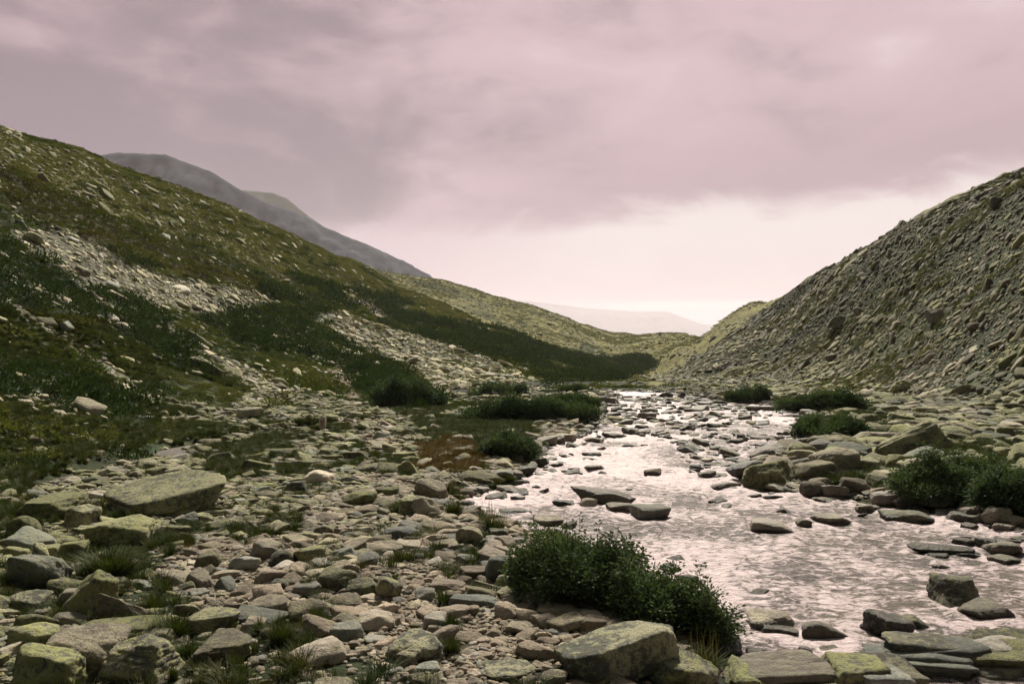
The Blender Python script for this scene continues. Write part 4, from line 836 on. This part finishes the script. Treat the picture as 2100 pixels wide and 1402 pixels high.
def shrub(name, x, y, rx, ry, h, nst, leaf, label, seed, cat='willow', slope=0.0, dense=34, sprig=0, mat=None, z=None):
    """an Empty with two parts: the woody stems and the leaves they carry"""
    r = np.random.default_rng(seed); z = float(ground_z(np.array([x]), np.array([y]))[0]) if z is None else z
    e = bpy.data.objects.new(name, None); COL.objects.link(e); e.location = (x, y, z); e['label'] = label; e['category'] = cat
    a = r.uniform(0, 6.283, nst); q = np.sqrt(r.uniform(0, 1, nst)); bx, by = np.cos(a) * q * rx, np.sin(a) * q * ry
    lump = 1 + .55 * fbm2(bx, by, max(rx, ry) * .38, 3, seed)
    top = h * np.sqrt(np.clip(1 - q**2 * .82, .05, 1)) * lump * r.uniform(.72, 1.06, nst) * (1 - slope * bx / rx)
    if sprig: j = r.integers(0, nst, sprig); top[j] = np.maximum(top[j], h * .55) * r.uniform(1.15, 1.35, sprig)
    root = np.stack([bx * .72, by * .72, np.full(nst, -.03)], 1); tip = np.stack([bx + r.normal(0, .05 * rx, nst), by + r.normal(0, .05 * ry, nst), np.maximum(top, .06)], 1)
    tip[:, :2] += (tip[:, :2] * .10)
    SV, SF = [], []; LP, LD = [], []; us = np.linspace(0, 1, 5)
    ctrl = (root + tip) / 2; ctrl[:, 2] += top * .12
    def pt(u): return (1 - u)**2 * root + 2 * u * (1 - u) * ctrl + u * u * tip
    side = r.normal(0, 1, (nst, 3)); side[:, 2] = 0; side /= np.linalg.norm(side, axis=1)[:, None]; fr = np.cross(side, [0, 0, 1.0]); rw = np.clip(.0035 + .006 * h * r.uniform(.5, 1, nst), .003, .012)[:, None]
    for k, u in enumerate(us):
        c = pt(u); ww = rw * (1 - .7 * u)
        SV.append(np.stack([c + side * ww, c - side * ww * .5 + fr * ww * .87, c - side * ww * .5 - fr * ww * .87], 1))
    V = np.stack(SV, 1).reshape(-1, 3); b0 = np.arange(nst)[:, None] * 15
    F = np.concatenate([b0 + np.array([k * 3 + i, k * 3 + (i + 1) % 3, k * 3 + 3 + (i + 1) % 3, k * 3 + 3 + i]) for k in range(4) for i in range(3)], 0)
    link('stems', mesh_np('stems', V, F, M_TWIG), parent=e)
    for m in range(dense):
        u = (.28 + .72 * r.uniform(0, 1, nst)**.7)[:, None]; c = pt(u); tg = 2 * (1 - u) * (ctrl - root) + 2 * u * (tip - ctrl); tg /= np.linalg.norm(tg, axis=1)[:, None] + 1e-9
        off = r.normal(0, 1, c.shape); off -= (off * tg).sum(1)[:, None] * tg; off /= np.linalg.norm(off, axis=1)[:, None] + 1e-9
        far_ = (r.uniform(0, 1, nst)**1.5 * leaf * 2.2)[:, None]
        LP.append(c + off * far_); LD.append(tg * .4 + off * 1.0 + [0, 0, .15])
    lm = leaf_cloud('foliage', np.concatenate(LP), np.concatenate(LD), leaf, leaf * .22, mat or M_WILLOW, seed + 1); link('foliage', lm, parent=e)
    return e
def bush(px, base, w, h, label, seed, nst, leaf, **kw):
    x, y, z = spot(px, base); W = w / FP * y; dep = kw.pop('dep', .5); ry = W * dep / 2
    hz = max(h / FP * y - ry * 2 * (H - z) / y * .6, .35 * h / FP * y)
    return shrub('willow_shrub', x, y + ry, W / 2, ry, hz, nst, leaf, label, seed, z=z, **kw)
# the big bush: three masses joined in one plant are three shrubs growing side by side
bush(1195, 1262, 300, 188, 'big dark willow bush on the near shore, between cobbles and river', 21, 560, .046, dense=32, dep=.85, sprig=44, slope=.22)
bush(1370, 1312, 220, 140, 'low right hand willow of the near clump, overhanging the huge bottom boulder', 22, 380, .046, dense=30, dep=.7, sprig=30, slope=.2)
bush(1470, 1338, 110, 112, 'small airy willow with separate sprigs at the river end of the near clump', 23, 90, .042, dense=30, dep=.7, sprig=14)
bush(1090, 868, 290, 46, 'long low willow thicket on the left shore in the middle distance', 24, 900, .11, dense=26, dep=.35)
bush(1180, 838, 110, 28, 'smaller willow behind the long low thicket', 25, 300, .13, dense=22, dep=.5)
bush(1040, 948, 118, 62, 'round dark willow at the left shore before the long thicket', 26, 420, .07, dense=28, dep=.8)
bush(1020, 815, 120, 30, 'small dark willow at the foot of the talus, left of the thicket', 27, 260, .15, dense=20, dep=.5)
bush(2010, 1040, 270, 112, 'large dark willow thicket hanging over the right bank', 28, 1300, .060, dense=30, dep=.6, sprig=16)
bush(2130, 1065, 180, 100, 'willow cut by the right edge beside the large thicket', 29, 500, .060, dense=30, dep=.7)
bush(1725, 905, 150, 52, 'spreading willow on the right bank beyond the domed boulder', 30, 500, .09, dense=26, dep=.7)
bush(1700, 846, 180, 42, 'long dark willow at the right shore below the scree', 31, 600, .13, dense=24, dep=.4)
bush(1540, 828, 96, 30, 'short dark willow at the head of the right shore', 32, 300, .14, dense=22, dep=.5)
bush(1180, 806, 70, 16, 'low willow strip far off at the left water edge', 33, 160, .2, dense=18, dep=.4)
bush(830, 838, 150, 60, 'dark willow patch on the left slope above the grassy flat', 34, 420, .14, dense=22, dep=.6)
bush(1665, 886, 50, 34, 'sparse willow reaching over the pool on the right', 35, 80, .09, dense=20, dep=.8, sprig=8)
# tussocks one can single out
def tussock(px, base, w, h, label, seed, mat=M_GRASS, nb_=420, dry=0):
    x, y, z = spot(px, base); W = w / FP * y; hh = h / FP * y
    e = bpy.data.objects.new('grass_tussock', None); COL.objects.link(e); e.location = (x, y + W * .25, z - .01); e['label'] = label; e['category'] = 'grass tussock'
    o = link('blades', blades(seed, nb_, mat, 1, .8, .012), parent=e); o.scale = (W * .75, W * .6, hh); o['warm'] = .1
    if dry: s = link('dry_stalks', blades(seed + 1, dry, M_DRY, 1, .25, .006), parent=e); s.scale = (W * 1.0, W * .7, hh * 2.0)
    return e
tussock(930, 1062, 60, 40, 'sedge tussock right of the grey angular boulder', 801, dry=12)
tussock(1010, 1098, 84, 40, 'dark sedge tussock with tall dry stalks at the water edge', 802, dry=40)
tussock(200, 1196, 170, 62, 'broad dark grass tussock right of the mottled boulder', 803, nb_=900)
tussock(300, 1262, 90, 44, 'round tussock at the edge of the pink gravel', 804)
tussock(640, 1290, 60, 50, 'grass tuft growing beside the long beige boulder', 805)
tussock(925, 1350, 60, 46, 'grass tuft right of the big smooth grey boulder', 806)
tussock(925, 1300, 44, 46, 'grass tuft behind the tuft by the big smooth boulder', 807)
tussock(1450, 1402, 130, 60, 'bottom tussock with tall dry stalks in front of the ledge', 808, nb_=600, dry=44)
tussock(345, 1320, 110, 60, 'tussock between the long green slab and the jagged boulder', 809)
tussock(1760, 988, 70, 26, 'small tussock at the foot of the domed green boulder', 810)
tussock(570, 1330, 80, 60, 'thick tussock by the thin flat grey slab', 811)

# ---------------- air ----------------
m, k = newmat('valley_haze')
k.node('ShaderNodeOutputMaterial', {'Volume': k.node('ShaderNodeVolumePrincipled', {'Color': (.93, .86, .95, 1), 'Density': .75e-4, 'Anisotropy': .3}).outputs[0]})
bm = bmesh.new(); bmesh.ops.create_cube(bm, size=1); bmesh.ops.transform(bm, matrix=Matrix.Translation((0, 7900, 200)) @ Matrix.Diagonal((36000, 16200, 540, 1)), verts=bm.verts)
hm = bpy.data.meshes.new('haze'); bm.to_mesh(hm); bm.free(); hm.materials.append(m); link('haze', hm, kind='stuff', label='thin pale lilac haze filling the valley', cat='haze')
